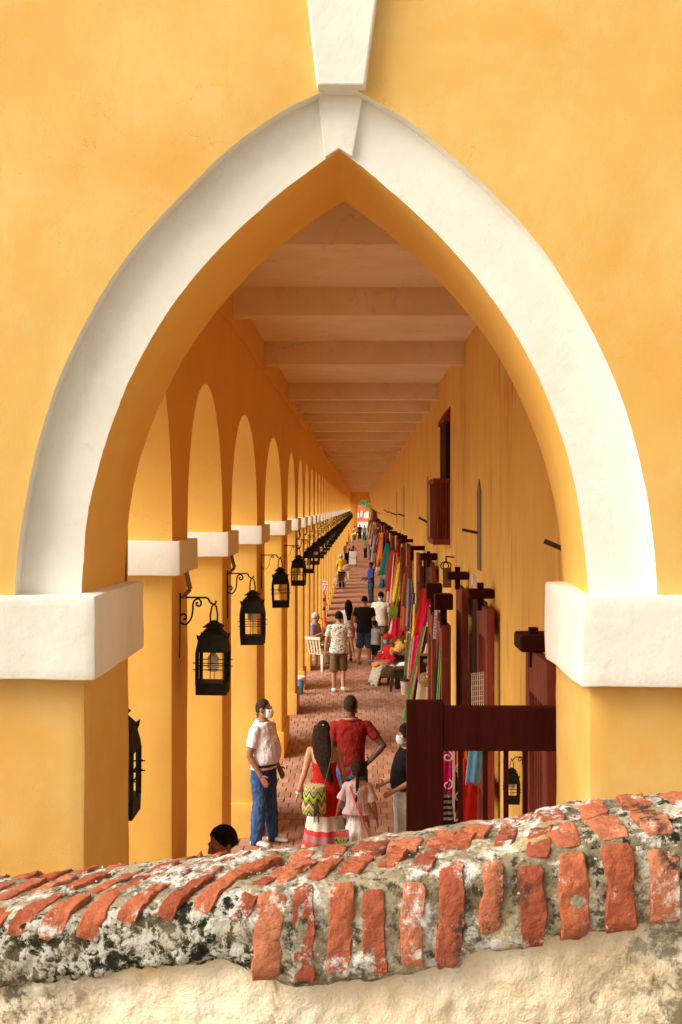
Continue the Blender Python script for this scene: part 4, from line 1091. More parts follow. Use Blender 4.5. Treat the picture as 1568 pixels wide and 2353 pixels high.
# woven shoulder bag she carries
t = NT('woven_bag'); sp = t.n.new('ShaderNodeSeparateXYZ'); t.l.new(t.tc.outputs['Object'], sp.inputs[0])
ang = t.math('ARCTAN2', sp.outputs[0], sp.outputs[1])
zz = t.math('MULTIPLY', sp.outputs[2], 26.0); tri = t.math('PINGPONG', t.math('MULTIPLY', ang, 2.9), 1.0)
v = t.math('FRACT', t.math('MULTIPLY', t.math('ADD', zz, t.math('MULTIPLY', tri, 1.7)), .185))
r = t.n.new('ShaderNodeValToRGB'); t.l.new(v, r.inputs[0]); r.color_ramp.interpolation = 'CONSTANT'; e = r.color_ramp.elements
for i, (q, c) in enumerate(((0, (.30, .62, .03)), (.16, (.85, .70, .04)), (.26, (.03, .06, .30)), (.38, (.32, .66, .03)), (.52, (.75, .05, .25)), (.62, (.85, .72, .05)), (.74, (.02, .30, .42)), (.84, (.70, .03, .04)), (.92, (.02, .015, .02)))):
    k = e[i] if i < len(e) else e.new(q); k.position = q; k.color = c+(1,)
t.color(r.outputs[0]); t.rough(.9, .1); t.bump(t.math('SINE', t.math('MULTIPLY', sp.outputs[2], 700)), .004, .6)
Yb = 13.22
bag = empty('shoulder_bag', (X_(722, Yb), Yb, Z_(1872, Yb)))
tag(bag, 'bright woven bucket bag in zigzag colours hanging at the red dress', 'bag')
MB().lathe([(.09, 0), (.125, .02), (.132, .10), (.128, .22), (.122, .315), (.116, .318)], (0, 0, 0), 28).build('bucket', 'woven_bag', bag, True)
m = MB(); m.tube(spline([(.11, .02, .30), (.15, .05, .45), (.19, .12, .62), (.20, .18, .80)], 5), .0075, 8); fabric('tassel_dark', (.07, .08, .03)); m.build('strap', 'tassel_dark', bag, True)
m = MB(); 
for k in range(9): a = k*.7; m.tube([(.03, -.132, .20), (.03+.02*math.cos(a), -.140+.01*math.sin(a), .12), (.03+.028*math.cos(a), -.14, -.04+.02*math.sin(a*2))], .005, 5)
m.tube([(-.11, -.03, .32), (-.12, -.05, .30), (-.128, -.05, .18)], .009, 6); m.build('tassel', 'tassel_dark', bag, True)
# man in dark red polo, hand on hip, back to the camera
p = Person('man in dark red polo with hand on hip, back turned', P_(806, 14.35), R(184), 1.79, 'skin_dark', yaw=R(-22), vox=.0075,
           armR=[(-.19, .06, -.22), (-.035, .05, -.40)], armL=[(.05, .03, -.29), (.03, -.10, -.52)], handR=(.35, -.75, -.5))
p.shirt('polo_red', hem=.84, sleeve=.60, infl=.018, collar='polo_red', disp=.018); p.trousers('denim_mid', infl=.014); p.hair('hair_shaved', 'short', g=.002); p.mask(); p.shoes('shoe_dark')
m = MB(); c = p.neck; m.tube([c+Vector((.085*math.cos(a), .004+.08*math.sin(a), .008+.010*math.sin(a))) for a in [2*PI*i/24 for i in range(25)]], .004, 5); mk('collar_stripe', m.mesh('collar_stripe'), 'cloth_white', p.root)
# girl with a braid
p = Person('small girl with a long braid in fringed pale top and skirt', P_(823, 13.05), R(168), 1.27, 'skin_brown', True, child=True, yaw=R(28), vox=.007,
           armL=[(.10, .0, -.24), (.17, -.10, -.42)], armR=[(-.09, .03, -.25), (-.12, -.03, -.48)])
p.shirt('cloth_pinkwhite', hem=1.0, sleeve=.85, infl=.03, loose=.35, disp=.02, slr=.085); p.skirt('cloth_white', 1.0, .38, .15, .24, 10, .02); p.hair('hair_brown', 'braid', g=.012); p.mask(); p.shoes('shoe_white')
m = MB()
for k in range(40):
    a = 2*PI*k/40; x, y = .215*math.cos(a), .155*math.sin(a); m.bar((x, y, 1.03), (x*1.03, y*1.03, .93+.02*math.sin(k*3)), .012, .004)
    if k % 2: m.bar((x*1.08, y*1.1, .42), (x*1.1, y*1.12, .31+.02*math.sin(k*2)), .012, .004)
mk('fringe', m.mesh('fringe'), 'cloth_pinkwhite', p.root)
m = MB(); m.tube(spline([(.10, .13, 1.42), (-.02, .19, 1.15), (-.16, .14, .80), (-.20, .06, .62)], 5), .010, 6); mk('strap', m.mesh('strap'), 'pink_band', p.root)
gb = empty('child_bag', (X_(787, 12.95), 12.9, .42)); tag(gb, "child's small striped pink and green bag at the girl's side", 'bag')
MB().rings([[(-.06, -.03, 0), (.06, -.03, 0), (.06, .03, 0), (-.06, .03, 0)], [(-.075, -.035, .05), (.075, -.035, .05), (.075, .035, .05), (-.075, .035, .05)], [(-.065, -.025, .16), (.065, -.025, .16), (.065, .025, .16), (-.065, .025, .16)]]).build('pouch', 'woven_bag', gb)
MB().box(-.07, .07, -.038, .038, .115, .145).build('flap', 'pink_band', gb)
# woman in black tee pointing, cut by the open door
p = Person('woman in black tee and pale trousers holding out her hand beside the door', P_(934, 13.3), R(-78), 1.63, 'skin_tan', True, belly=.08, wide=1.1, vox=.0075,
           armR=[(-.035, .02, -.28), (-.01, -.22, -.36)], armL=[(.03, .0, -.28), (.0, -.2, -.38)])
p.shirt('cloth_black', hem=.90, sleeve=.55, infl=.022, disp=.012); p.trousers('cloth_palegrey', infl=.03, flare=.03); p.hair('hair_brown', 'curly'); p.mask(); p.shoes('shoe_dark')
# man low in front, only the head shows over the parapet
p = Person('man with short dark hair, only the head showing over the parapet', P_(513, 8.6), R(-62), 1.76, 'skin_brown', pitch=R(16), vox=.0075)
p.shirt('cloth_navy'); p.trousers('denim_dark'); p.hair('hair_black', 'short', rec=.03, g=.010); p.shoes('shoe_dark')

# ---- middle distance
p = Person('man in floral shirt and olive shorts walking away', P_(779, 26.4), R(182), 1.75, 'skin_tan', vox=.010, wide=1.05,
           armL=[(.075, .02, -.28), (.10, -.04, -.53)], armR=[(-.075, .03, -.28), (-.12, .02, -.54)], legL=[(.10, -.02, .49), (.11, .0, .085)], legR=[(-.09, -.07, .50), (-.09, .13, .13)])
p.shirt('floral', hem=.84, sleeve=.72, infl=.022, loose=.12); p.trousers('cloth_olive', .52, .022, flare=.02, name='shorts'); p.hair('hair_black', g=.014); p.shoes('shoe_white', .012)
p = Person('woman with long black hair in white top and pink shorts walking', P_(801, 31.6), R(186), 1.60, 'skin_brown', True, vox=.011, armR=[(-.10, .05, -.26), (-.13, -.05, -.5)], legR=[(-.07, -.06, .5), (-.06, .10, .11)])
p.shirt('cloth_white', hem=1.0, sleeve=.45); p.trousers('cloth_pink', .28, .02, flare=.02, name='shorts'); p.hair('hair_black', 'long', len=.52, wd=.10); p.shoes('shoe_dark')
p = Person('man in black tee and denim shorts, standing with head bowed', P_(838, 31.0), R(176), 1.74, 'skin_tan', vox=.011, wide=1.08, pitch=R(22), armL=[(.06, .0, -.28), (-.05, -.20, -.36)], armR=[(-.06, .0, -.28), (.05, -.20, -.36)], legL=[(.12, .0, .49), (.15, .0, .085)], legR=[(-.11, .0, .49), (-.13, .0, .085)])
p.shirt('cloth_black', hem=.82, sleeve=.6, infl=.026, loose=.08); p.trousers('denim_dark', .56, .025, flare=.02, name='shorts'); p.hair('hair_black', g=.008); p.shoes('sandal')
p = Person('man in white tee looking down, facing the corridor entrance', P_(876, 32.6), R(-24), 1.74, 'skin_brown', vox=.011, pitch=R(30), wide=1.1, armL=[(.06, .0, -.28), (.06, -.06, -.54)], armR=[(-.05, .0, -.28), (.0, -.12, -.5)])
p.shirt('cloth_cream', hem=.84, sleeve=.7, infl=.026, loose=.1); p.trousers('cloth_olive', 1, .02); p.hair('hair_black', g=.008); p.mask(); p.shoes('shoe_dark')
p = Person('little boy in grey shirt reaching towards the goods', P_(863, 30.9), R(140), 1.10, 'skin_dark', child=True, vox=.010, armR=[(-.05, -.16, -.20), (-.10, -.38, -.24)], armL=[(.05, -.14, -.20), (.0, -.36, -.22)])
p.shirt('cloth_grey', hem=.82, sleeve=.6, infl=.028, loose=.15); p.trousers('cloth_black', .6, .02, name='shorts'); p.hair('hair_black', g=.004); p.shoes('shoe_white')
p = Person('white-haired man in lilac shirt sitting by the pier', P_(722, 31.3), R(72), 1.72, 'skin_old', belly=.12, seat=.50, vox=.011, pitch=R(6), lean=R(4), armR=[(-.03, -.05, -.27), (-.02, -.30, -.16)], armL=[(.03, -.05, -.27), (.03, -.28, -.30)],
           legL=[(.12, -.42, .50), (.13, -.46, .085)], legR=[(-.10, -.42, .50), (-.11, -.44, .085)], handR=(0, -.3, .9))
p.shirt('cloth_lilac', hem=.86, sleeve=.72, infl=.022); p.trousers('cloth_khaki', 1, .02); p.hair('hair_white', g=.010); p.shoes('sandal')
p = Person('fruit seller in red headscarf, blue mask and diamond print skirt, seated', P_(905, 27.6), R(-66), 1.62, 'skin_dark', True, seat=.42, vox=.010, wide=1.15, pitch=R(14), lean=R(14), armR=[(-.05, -.10, -.26), (.02, -.36, -.34)], armL=[(.06, -.08, -.26), (.02, -.30, -.36)],
           legL=[(.14, -.42, .46), (.14, -.46, .085)], legR=[(-.14, -.42, .46), (-.16, -.48, .085)])
p.shirt('headscarf_red', hem=.86, sleeve=1.7, infl=.03, disp=.03, name='blouse'); p.mask('mask_blue'); p.shoes('sandal', .004)
m = MB(); H = lambda q: p.hc+p.hr @ Vector(q)
m.ell(H((0, .02, .045)), (.096, .108, .090), 16, 10); m.ell(H((.03, .11, .05)), (.05, .05, .05)); p.fin(m, 'headscarf', 'headscarf_red', disp=.02)
m = MB(); rs = []
for i in range(9):
    u = i/8; y = -.02-.50*u; z = .52-.02*u if u < .75 else .50-.42*(u-.75)/.25; w_ = .20+.06*u
    rs.append([Vector((w_*math.cos(t), y-.10*u+.05*math.cos(t)**2, z-.06+(.10*math.sin(t) if math.sin(t) > 0 else .30*math.sin(t)))) for t in [2*PI*j/22 for j in range(22)]])
m.rings(rs); p.fin(m, 'skirt', 'diamond_print', disp=.03)
m = MB(); m.rings([[Vector((.17*math.cos(t)+.02*math.cos(5*t), -.20-.16*i+.05*math.sin(t), .545+.05*math.sin(t)-.02*i)) for t in [2*PI*j/20 for j in range(20)]] for i in range(3)]); p.fin(m, 'apron', 'cloth_orange', disp=.02)
p = Person('man in blue polo and dark jeans standing at a stall', P_(853, 51), R(-72), 1.70, 'skin_dark', vox=.013, pitch=R(8), armR=[(-.03, .0, -.28), (-.02, -.24, -.36)], armL=[(.03, .0, -.28), (.0, -.22, -.36)])
p.shirt('cloth_blue', hem=.84, sleeve=.6, infl=.02); p.trousers('denim_dark', 1, .02); p.hair('hair_black', g=.004); p.shoes('shoe_dark')
p = Person('man in yellow shirt and pale blue cap carrying a white bundle', P_(786, 60.5), R(200), 1.66, 'skin_brown', vox=.014, lean=R(8), pitch=R(14), yaw=R(40), armR=[(-.10, .02, -.25), (-.02, -.14, -.36)], armL=[(.05, -.05, -.27), (.06, -.2, -.42)])
p.shirt('cloth_yellow', hem=.82, sleeve=.6, infl=.026, loose=.1); p.trousers('cloth_black', 1, .02); p.shoes('shoe_dark')
m = MB(); H = lambda q: p.hc+p.hr @ Vector(q); m.ell(H((0, .0, .05)), (.088, .106, .085)); m.tube([H((0, -.07, .05)), H((0, -.12, .045)), H((0, -.17, .035))], [(.07, .012), (.065, .010), (.045, .006)], 10); p.fin(m, 'cap', 'cap_cyan')
bd = MB().ell((0, 0, 0), (.20, .15, .17), 14, 10).build('bundle', 'cloth_white', None, True); bd.location = P_(797, 60.2, Z_(1305, 60.2)); tag(bd, 'white cloth bundle under the arm of the yellow-shirted man', 'bundle')
# ---- far people
def small(label, px, Y, h, rz, sk, top, bot, hair, **k):
    p = Person(label, P_(px, Y), R(rz), h, sk, vox=.02, **k); p.shirt(top, hem=.84, sleeve=.65, infl=.03); p.trousers(bot, 1, .025); p.hair(hair, k.get('hs_', 'short') if False else 'short', g=.012); p.shoes('shoe_dark'); return p
small('person in white tee leaning by the piers beyond the metal chair', 797, 86, 1.55, 150, 'skin_dark', 'cloth_white', 'cloth_black', 'hair_black', lean=R(6))
p = small('person in dark top sitting forward beside the hand truck', 806, 88, 1.65, 120, 'skin_dark', 'cloth_black', 'denim_dark', 'hair_brown', seat=.48, lean=R(20), legL=[(.12, -.42, .48), (.13, -.46, .085)], legR=[(-.1, -.42, .48), (-.11, -.44, .085)])
small('woman in grey striped top and black trousers by the far stalls', 840, 95.5, 1.58, -60, 'skin_brown', 'cloth_striped_grey', 'cloth_black', 'hair_black', female=True)
small('person in dark top among hanging goods behind the striped woman', 851, 93, 1.6, -80, 'skin_dark', 'cloth_navy', 'denim_mid', 'hair_black')
small('person in yellow shirt bending down far along the corridor', 810, 137, 1.6, 100, 'skin_dark', 'cloth_yellow', 'cloth_khaki', 'hair_black', lean=R(62), armL=[(.04, -.1, -.26), (.03, -.2, -.5)], armR=[(-.04, -.1, -.26), (-.03, -.2, -.5)])
small('person in orange top near the far piers', 800, 128, 1.6, 120, 'skin_brown', 'cloth_orange', 'denim_mid', 'hair_black')
small('person in white and blue shirt at the far end of the corridor', 815, 147, 1.75, 60, 'skin_dark', 'cloth_white', 'denim_mid', 'hair_grey')
small('person in all black at the far doorway', 827, 150, 1.85, 0, 'skin_dark', 'cloth_black', 'cloth_black', 'hair_black')
small('person in grey tee and jeans at the far doorway', 838, 148, 1.78, 20, 'skin_brown', 'cloth_grey', 'denim_mid', 'hair_black')
# ------------------------------------------------------------------ goods and street things
def cloth_mat(name, cols, axis='ang', k=1.0, jitter=.6):
    # vertical or cross stripes woven into the cloth itself (object space)
    t = NT(name); sp = t.n.new('ShaderNodeSeparateXYZ'); t.l.new(t.tc.outputs['Object'], sp.inputs[0])
    if axis == 'ang':
        at_ = t.n.new('ShaderNodeAttribute'); at_.attribute_name = 'across'; v = t.math('MULTIPLY', at_.outputs['Fac'], max(1.0, k*.2))
    else: v = t.math('MULTIPLY', sp.outputs[2], k)
    v = t.math('FRACT', t.math('ADD', v, 10.0)); r = t.n.new('ShaderNodeValToRGB'); t.l.new(v, r.inputs[0]); r.color_ramp.interpolation = 'CONSTANT'; e = r.color_ramp.elements
    for i, c in enumerate(cols):
        q = i/len(cols); q_ = e[i] if i < len(e) else e.new(q); q_.position = q; q_.color = tuple(c)+(1,)
    t.color(r.outputs[0]); t.rough(.85, .15); t.bump(t.noise(30, 3), .012, .5); M[name] = t.m; return t
COLS = {'red': (.46, .016, .014), 'crimson': (.45, .01, .05), 'magenta': (.42, .01, .09), 'orange': (.75, .20, .03), 'yellow': (.68, .48, .04), 'lime': (.34, .55, .04), 'green': (.04, .26, .08), 'teal': (.03, .17, .18), 'blue': (.04, .16, .50), 'sky': (.16, .42, .68),
        'navy': (.02, .025, .08), 'purple': (.12, .02, .16), 'white': (.72, .68, .60), 'cream': (.66, .55, .38), 'black': (.012, .01, .012), 'brown': (.20, .085, .04), 'grey': (.28, .26, .24), 'olive': (.17, .16, .06), 'rust': (.42, .10, .04), 'pink': (.75, .25, .30)}
for k, c in COLS.items(): fabric('good_'+k, c, .12)
def stripes(a, b=None, c=None, d=None, axis='ang', k=14):
    key = 'stripe_'+'_'.join(x for x in (a, b, c, d) if x)+axis
    if key not in M: cloth_mat(key, [COLS[x] for x in (a, b, c, d) if x], axis, k)
    return key
def drape(name, label, cat, top, bot, w0, w1, mat, seed=0, d0=None, d1=None, folds=5, group='goods hanging along the vault doors', n=36, K=12, swell=.0, parts=None, hang=True):
    """folded cloth hung from `top` to `bot` (world points), width w0 -> w1 across, real thickness"""
    top, bot = Vector(top), Vector(bot); rg = random.Random(seed); ph = rg.uniform(0, 6)
    w0 *= 1.25; w1 *= 1.3 if Vector(top).y > 17 else 1.05
    d0 = d0 or w0*.5; d1 = d1 or w1*.4; root = empty(name, top); rs = []
    for i in range(K+1):
        u = i/K; c = (bot-top)*u+Vector((math.sin(u*3+ph)*.012, 0, 0)); w = w0+(w1-w0)*(u**.7)+swell*math.sin(math.pi*u); d = d0+(d1-d0)*u
        rs.append([c+Vector((w/2*math.cos(t)*(1+.16*math.sin(folds*t+ph+u*1.5)), d/2*math.sin(t)*(1+.35*math.sin(folds*t+ph+u)), .02*u*math.sin(3*t+ph))) for t in [2*math.pi*j/n for j in range(n)]])
    co = MB().rings(rs).build('cloth', mat, root, True)
    av = co.data.attributes.new('across', 'FLOAT', 'POINT'); av.data.foreach_set('value', [.5+.5*math.cos(2*math.pi*j/n) for _ in range(K+1) for j in range(n)])
    if hang:
        m = MB(); m.tube([(0, 0, -.01), (.005, 0, .05), (.02, .0, .10)], .006, 5); m.build('hanger', 'black_iron', root, True)
    tag(root, label, cat, group); return root
def PT(px, py, Y): return (X_(px, Y), Y, Z_(py, Y))
def W_(px, Y): return px*Y/F
# -- seen through the bars of the near leaf
drape('cloth', 'magenta cloth hanging behind the bars of the near door', 'cloth', PT(1030, 1690, 10.2), PT(1030, 1838, 10.2), .08, .105, 'good_magenta', 1)
drape('skirt', 'black and grey striped skirt hanging behind the near door bars', 'skirt', PT(1026, 1825, 9.8), PT(1026, 1935, 9.8), .07, .09, stripes('black', 'grey', axis='z', k=22), 2)
drape('shirt', 'red shirt hanging behind the bars beside the blue one', 'shirt', PT(1078, 1745, 9.9), PT(1076, 1905, 9.9), .09, .13, 'good_red', 3)
drape('shirt', 'sky blue shirt hanging behind the bars of the near door', 'shirt', PT(1093, 1660, 9.6), PT(1090, 1800, 9.6), .08, .105, 'good_sky', 4)
drape('shirt', 'orange striped shirt peeking between magenta cloth and blue shirt', 'shirt', PT(1064, 1680, 10.4), PT(1066, 1800, 10.4), .06, .09, stripes('orange', 'yellow', 'red'), 5)
drape('cloth', 'black cloth hanging beside the white iron rack', 'cloth', PT(1050, 1700, 10.5), PT(1048, 1860, 10.5), .05, .08, 'good_black', 6)
plain('white_iron', (.70, .66, .58), .5, .3)
rk = empty('iron_rack', (X_(1043, 10.0), 10.0, 0)); tag(rk, 'white scrolled iron rack standing behind the near door bars', 'rack')
m = MB(); m.bar((0, 0, 0), (0, 0, 2.3), .018); m.build('post', 'white_iron', rk)
for z in (2.2, 1.95, 1.72, 1.5):
    m = MB(); scroll(m, (-.05, z), .008, .045, 0, 7.5, .006); scroll(m, (.05, z-.09), .008, .04, 3.1, 10.5, .006); m.build('scrollwork', 'white_iron', rk, True)
MB().box(-.18, .18, -.15, .15, 0, .03).build('foot', 'white_iron', rk)
# small dark wall lantern behind the bars
o = copy_tree(protos[1]); o.location = (1.33, 9.6, 2.03); o.rotation_euler.z = R(180); o.scale = (.55, .55, .55)
tag(o, 'dark iron lantern on the wall behind the bars of the near door', 'lantern')
# -- between the wall leaves and the menu board
Yh = 16.9
drape('hammock', 'rainbow striped hammock of green, orange, blue and purple slanting to the floor', 'hammock', PT(984, 1440, 17.2), PT(938, 1760, 15.8), .10, .24, stripes('green', 'orange', 'navy', 'purple', k=9), 11, folds=4)
drape('hammock', 'cream hammock cloth beside the rainbow striped one', 'hammock', PT(986, 1478, 17.0), PT(958, 1760, 15.6), .10, .20, 'good_cream', 12, folds=4)
fr = empty('rope_fringe', PT(990, 1390, 17.4)); tag(fr, 'bundle of pale knotted hammock ropes hanging above the cream cloth', 'rope', 'goods hanging along the vault doors')
m = MB(); rg = random.Random(9)
for k in range(22):
    a = rg.uniform(-1, 1); b = rg.uniform(-1, 1)
    m.tube([(.01*a, .01*b, 0), (.02*a-.01, .02*b, -.2), (.045*a-.05, .03*b, -.42), (.065*a-.07, .03*b, -.58)], .007, 5)
m.build('cords', 'good_cream', fr, True)
drape('shirt', 'glossy red cloth hanging high above the pale rope bundle', 'cloth', PT(974, 1352, 18.6), PT(970, 1460, 18.6), .06, .17, 'good_red', 13)
drape('cloth', 'magenta cloth squeezed between red cloth and rope bundle', 'cloth', PT(986, 1385, 18.1), PT(977, 1462, 18.1), .07, .12, 'good_magenta', 14)
drape('shirt', 'yellow shirt hanging left of the red cloth', 'shirt', PT(958, 1388, 22.6), PT(955, 1470, 22.6), .08, .13, 'good_yellow', 15)
drape('scarf', 'navy scarf with pink edge hanging behind the yellow shirt', 'scarf', PT(949, 1362, 23.4), PT(946, 1448, 23.4), .05, .08, stripes('navy', 'navy', 'pink'), 16)
drape('trousers', 'dark trousers hanging between yellow shirt and red cloth', 'trousers', PT(967, 1375, 20.2), PT(964, 1470, 20.2), .06, .09, 'good_navy', 17)
drape('hammock', 'dark green and black striped hammock hanging by the thick red door', 'hammock', PT(1014, 1440, 13.6), PT(1010, 1690, 13.2), .05, .12, stripes('black', 'green', 'lime', 'black', k=20), 18, folds=4)
# -- menu board with chalk writing
t = NT('chalkboard'); t.color(t.ramp(t.noise(6, 4), [(.3, (.012, .012, .012)), (.7, (.035, .033, .03))])); t.rough(.8, .2)
plain('chalk', (.62, .66, .58), .9); plain('pine', (.45, .20, .08), .6, .3)
mb_ = empty('menu_board', (X_(992, 16.6), 16.6, 0)); tag(mb_, 'black chalkboard menu with coffee names in a pine frame', 'menu board')
zb0, zb1 = Z_(1612, 16.6)-.35, Z_(1502, 16.6); bw2 = .19
MB().box(-bw2+.03, bw2-.03, .0, .012, zb0+.02, zb1-.02).build('board', 'chalkboard', mb_)
for x in (-bw2, bw2-.03): MB().box(x, x+.03, -.008, .022, 0, zb1-.03).build('frame', 'pine', mb_)
MB().box(-bw2, bw2, -.009, .023, zb1-.03, zb1).build('frame', 'pine', mb_); MB().box(-bw2+.031, bw2-.031, -.007, .021, zb0-.01, zb0+.02).build('frame', 'pine', mb_)
MB().bar((.0, -.02, zb1-.02), (.17, -.01, zb1+.30), .016).build('strut', 'pine', mb_)
def text(s, size, mat, parent, loc, rot=(R(90), 0, 0), name='lettering', shear=0):
    cu = bpy.data.curves.new('txt', 'FONT'); cu.body = s; cu.size = size; cu.extrude = .001; cu.offset = size*.022; cu.shear = shear
    ob = bpy.data.objects.new('txt', cu); COL.objects.link(ob); bpy.context.view_layer.update()
    me = bpy.data.meshes.new_from_object(ob.evaluated_get(bpy.context.evaluated_depsgraph_get())); bpy.data.objects.remove(ob)
    me.materials.clear(); o = mk(name, me, mat, parent); o.location = loc; o.rotation_euler = rot; return o
for i, s_ in enumerate(('Cap', 'Expresso', 'America', 'Pini')):
    text(s_, .085, 'chalk', mb_, (-bw2+.04, -.004, Z_(1567+i*13.2, 16.6)-.02), shear=.1)
# chalk drawing of pale flowers at the top of the board
m = MB(); rg = random.Random(2)
for k in range(7):
    cx, cz = rg.uniform(-.10, .10), zb1-.08-rg.uniform(0, .20)
    for q in range(5):
        a = q*1.257+k; m.add([(cx, -.003, cz)]+[(cx+.032*math.cos(a+b_)*r_, -.003, cz+.032*math.sin(a+b_)*r_) for b_, r_ in ((-.35, .6), (0, 1), (.35, .6))], [(0, 1, 2, 3)])
m.build('chalk_drawing', 'chalk', mb_)
# straw hat and striped backpack hanging in front of the board
plain('straw', (.50, .33, .15), .8, .2, .25, 60); plain('straw_dark', (.22, .13, .06), .9)
ht = empty('straw_hat', PT(977, 1562, 16.3)); ht.rotation_euler = (R(78), 0, R(8)); tag(ht, 'round straw hat hanging before the chalkboard', 'hat')
MB().lathe([(.095, 0), (.098, .006), (.085, .012), (.058, .018), (.052, .04), (.04, .055), (.01, .06)], (0, 0, 0), 24).build('brim', 'straw', ht, True)
MB().lathe([(.059, .017), (.060, .022), (.055, .030), (.05, .031)], (0, 0, 0), 24).build('band', 'straw_dark', ht, True)
bp = empty('striped_bag', PT(996, 1567, 15.9)); tag(bp, 'serape striped drawstring bag in blue, red and brown hanging by the board', 'bag')
mt = stripes('navy', 'rust', 'orange', 'brown', 'z', 9)
MB().lathe([(.05, 0), (.085, .02), (.092, .10), (.09, .24), (.075, .33), (.04, .37), (.02, .375)], (0, 0, 0), 22).build('sack', mt, bp, True)
m = MB(); m.tube([(-.02, -.02, .36), (.01, -.05, .5), (.06, 0, .68)], .010, 6); m.tube([(.03, -.03, .36), (.05, -.06, .48), (.06, 0, .68)], .010, 6); m.build('strap', 'good_navy', bp, True)
MB().ell((-.06, -.05, .10), (.035, .035, .06), 10, 8).build('pouch', stripes('white', 'crimson', axis='z', k=16), bp, True)
drape('cloth', 'orange red cloth heap hanging at the foot of the menu board', 'cloth', PT(1004, 1572, 15.2), PT(992, 1700, 15.0), .06, .20, stripes('rust', 'red', 'black'), 21)
# price lists pinned to the doors (flat printed paper)
plain('paper', (.72, .68, .60), .8); plain('ink', (.10, .10, .13), .9)
def paper(label, px0, px1, py0, py1, Y, slant=0):
    r = empty('price_list', (X_((px0+px1)/2, Y), Y, Z_(py1, Y))); w = W_(px1-px0, Y); h = Z_(py0, Y)-Z_(py1, Y); r.rotation_euler = (0, slant, R(0))
    MB().box(-w/2, w/2, 0, .004, 0, h).build('sheet', 'paper', r); m = MB()
    for k in range(7): m.box(-w*.3, w*random.Random(k).uniform(.1, .34), -.002, .0, h*(.12+.11*k), h*(.15+.11*k))
    m.build('print', 'ink', r); tag(r, label, 'paper'); return r
paper('long white printed sheet on the door beside the yellow shirt', 937, 945, 1386, 1460, 27.0, .04)
paper('long white printed sheet between rope bundle and thick red door', 995, 1002, 1402, 1468, 14.0, .06)
# wire grid display and white shoe tag by the wall leaf
g_ = empty('wire_grid', (X_(1098, 11.2), 11.2, Z_(1640, 11.2))); tag(g_, 'white wire display grid leaning at the barred wall leaf', 'grid'); g_.rotation_euler.z = R(35)
for k in range(7): MB().bar((-.07+.0233*k, 0, 0), (-.07+.0233*k, 0, .38), .004).build('wire', 'white_iron', g_)
for k in range(8): MB().bar((-.072, -.003, .02+.048*k), (.072, -.003, .02+.048*k), .004).build('wire', 'white_iron', g_)
# -- lime bag, yellow cloth and neighbours further back
lb = empty('sling_bag', PT(905, 1425, 32.0)); tag(lb, 'lime green sling bag hanging by a strap from the doors', 'bag', 'goods hanging along the vault doors')
MB().rings([[(-.05, -.04, 0), (.11, -.04, -.02), (.11, .04, -.02), (-.05, .04, 0)], [(-.14, -.06, .18), (.14, -.06, .10), (.14, .06, .10), (-.14, .06, .18)], [(-.08, -.04, .40), (.10, -.04, .36), (.10, .04, .36), (-.08, .04, .40)]]).build('bag', 'good_lime', lb)
m = MB(); m.tube([(.06, 0, .36), (.12, 0, .6), (.2, 0, .95)], .02, 6); m.build('strap', 'good_lime', lb, True)
drape('cloth', 'long yellow cloth hanging above the lime sling bag', 'cloth', PT(923, 1292, 33.2), PT(914, 1382, 33.2), .10, .24, 'good_yellow', 22)
drape('cloth', 'red and blue patterned cloth left of the long yellow cloth', 'cloth', PT(910, 1270, 35), PT(902, 1398, 35), .10, .22, stripes('red', 'white', 'blue', 'red', k=9), 23)
drape('cloth', 'orange cloth between the patterned cloth and yellow cloth', 'cloth', PT(917, 1280, 34), PT(907, 1390, 34), .08, .16, 'good_orange', 24)
drape('coat', 'long black garment right of the lime sling bag', 'garment', PT(926, 1376, 31), PT(922, 1448, 31), .10, .2, 'good_black', 25)
drape('cloth', 'dark red cloth low behind the lime sling bag', 'cloth', PT(915, 1420, 30.4), PT(912, 1462, 30.4), .14, .22, 'good_crimson', 26)
drape('backpack', 'grey backpack hanging before the patterned cloth', 'backpack', PT(893, 1275, 40), PT(890, 1330, 40), .16, .30, 'good_grey', 27, d1=.2)
drape('cloth', 'blue trousers hanging beside the grey backpack', 'trousers', PT(899, 1310, 39), PT(897, 1400, 39), .10, .14, 'good_blue', 28)
for k, (nm, kd, px, py0, py1, Y, w1, ph) in enumerate((('brown', 'shawl', 938, 1300, 1392, 28.5, .16, 'hanging above the long white sheet'), ('rust', 'scarf', 932, 1318, 1450, 29.5, .14, 'hanging right of the black garment'), ('grey', 'shirt', 944, 1330, 1440, 25.6, .15, 'hanging behind the long white sheet'),
        ('cream', 'scarf', 952, 1462, 1560, 22.0, .14, 'hanging low under the yellow shirt'), ('olive', 'trousers', 944, 1455, 1560, 24.4, .16, 'hanging low beside the bucket'), ('crimson', 'dress', 961, 1455, 1575, 19.4, .16, 'hanging low left of the rainbow hammock'),
        ('black', 'bag', 906, 1330, 1375, 36.2, .22, 'hanging above the lime sling bag strap'), ('white', 'scarf', 894, 1340, 1420, 37.5, .14, 'hanging beside the blue trousers'), ('teal', 'bag', 884, 1325, 1350, 43.0, .25, 'hanging beside the blue polo man'))):
    drape(kd, f'{nm} {kd} {ph}', kd, PT(px, py0, Y), PT(px-2, py1, Y), w1*.5, w1, 'good_'+nm, 60+k)
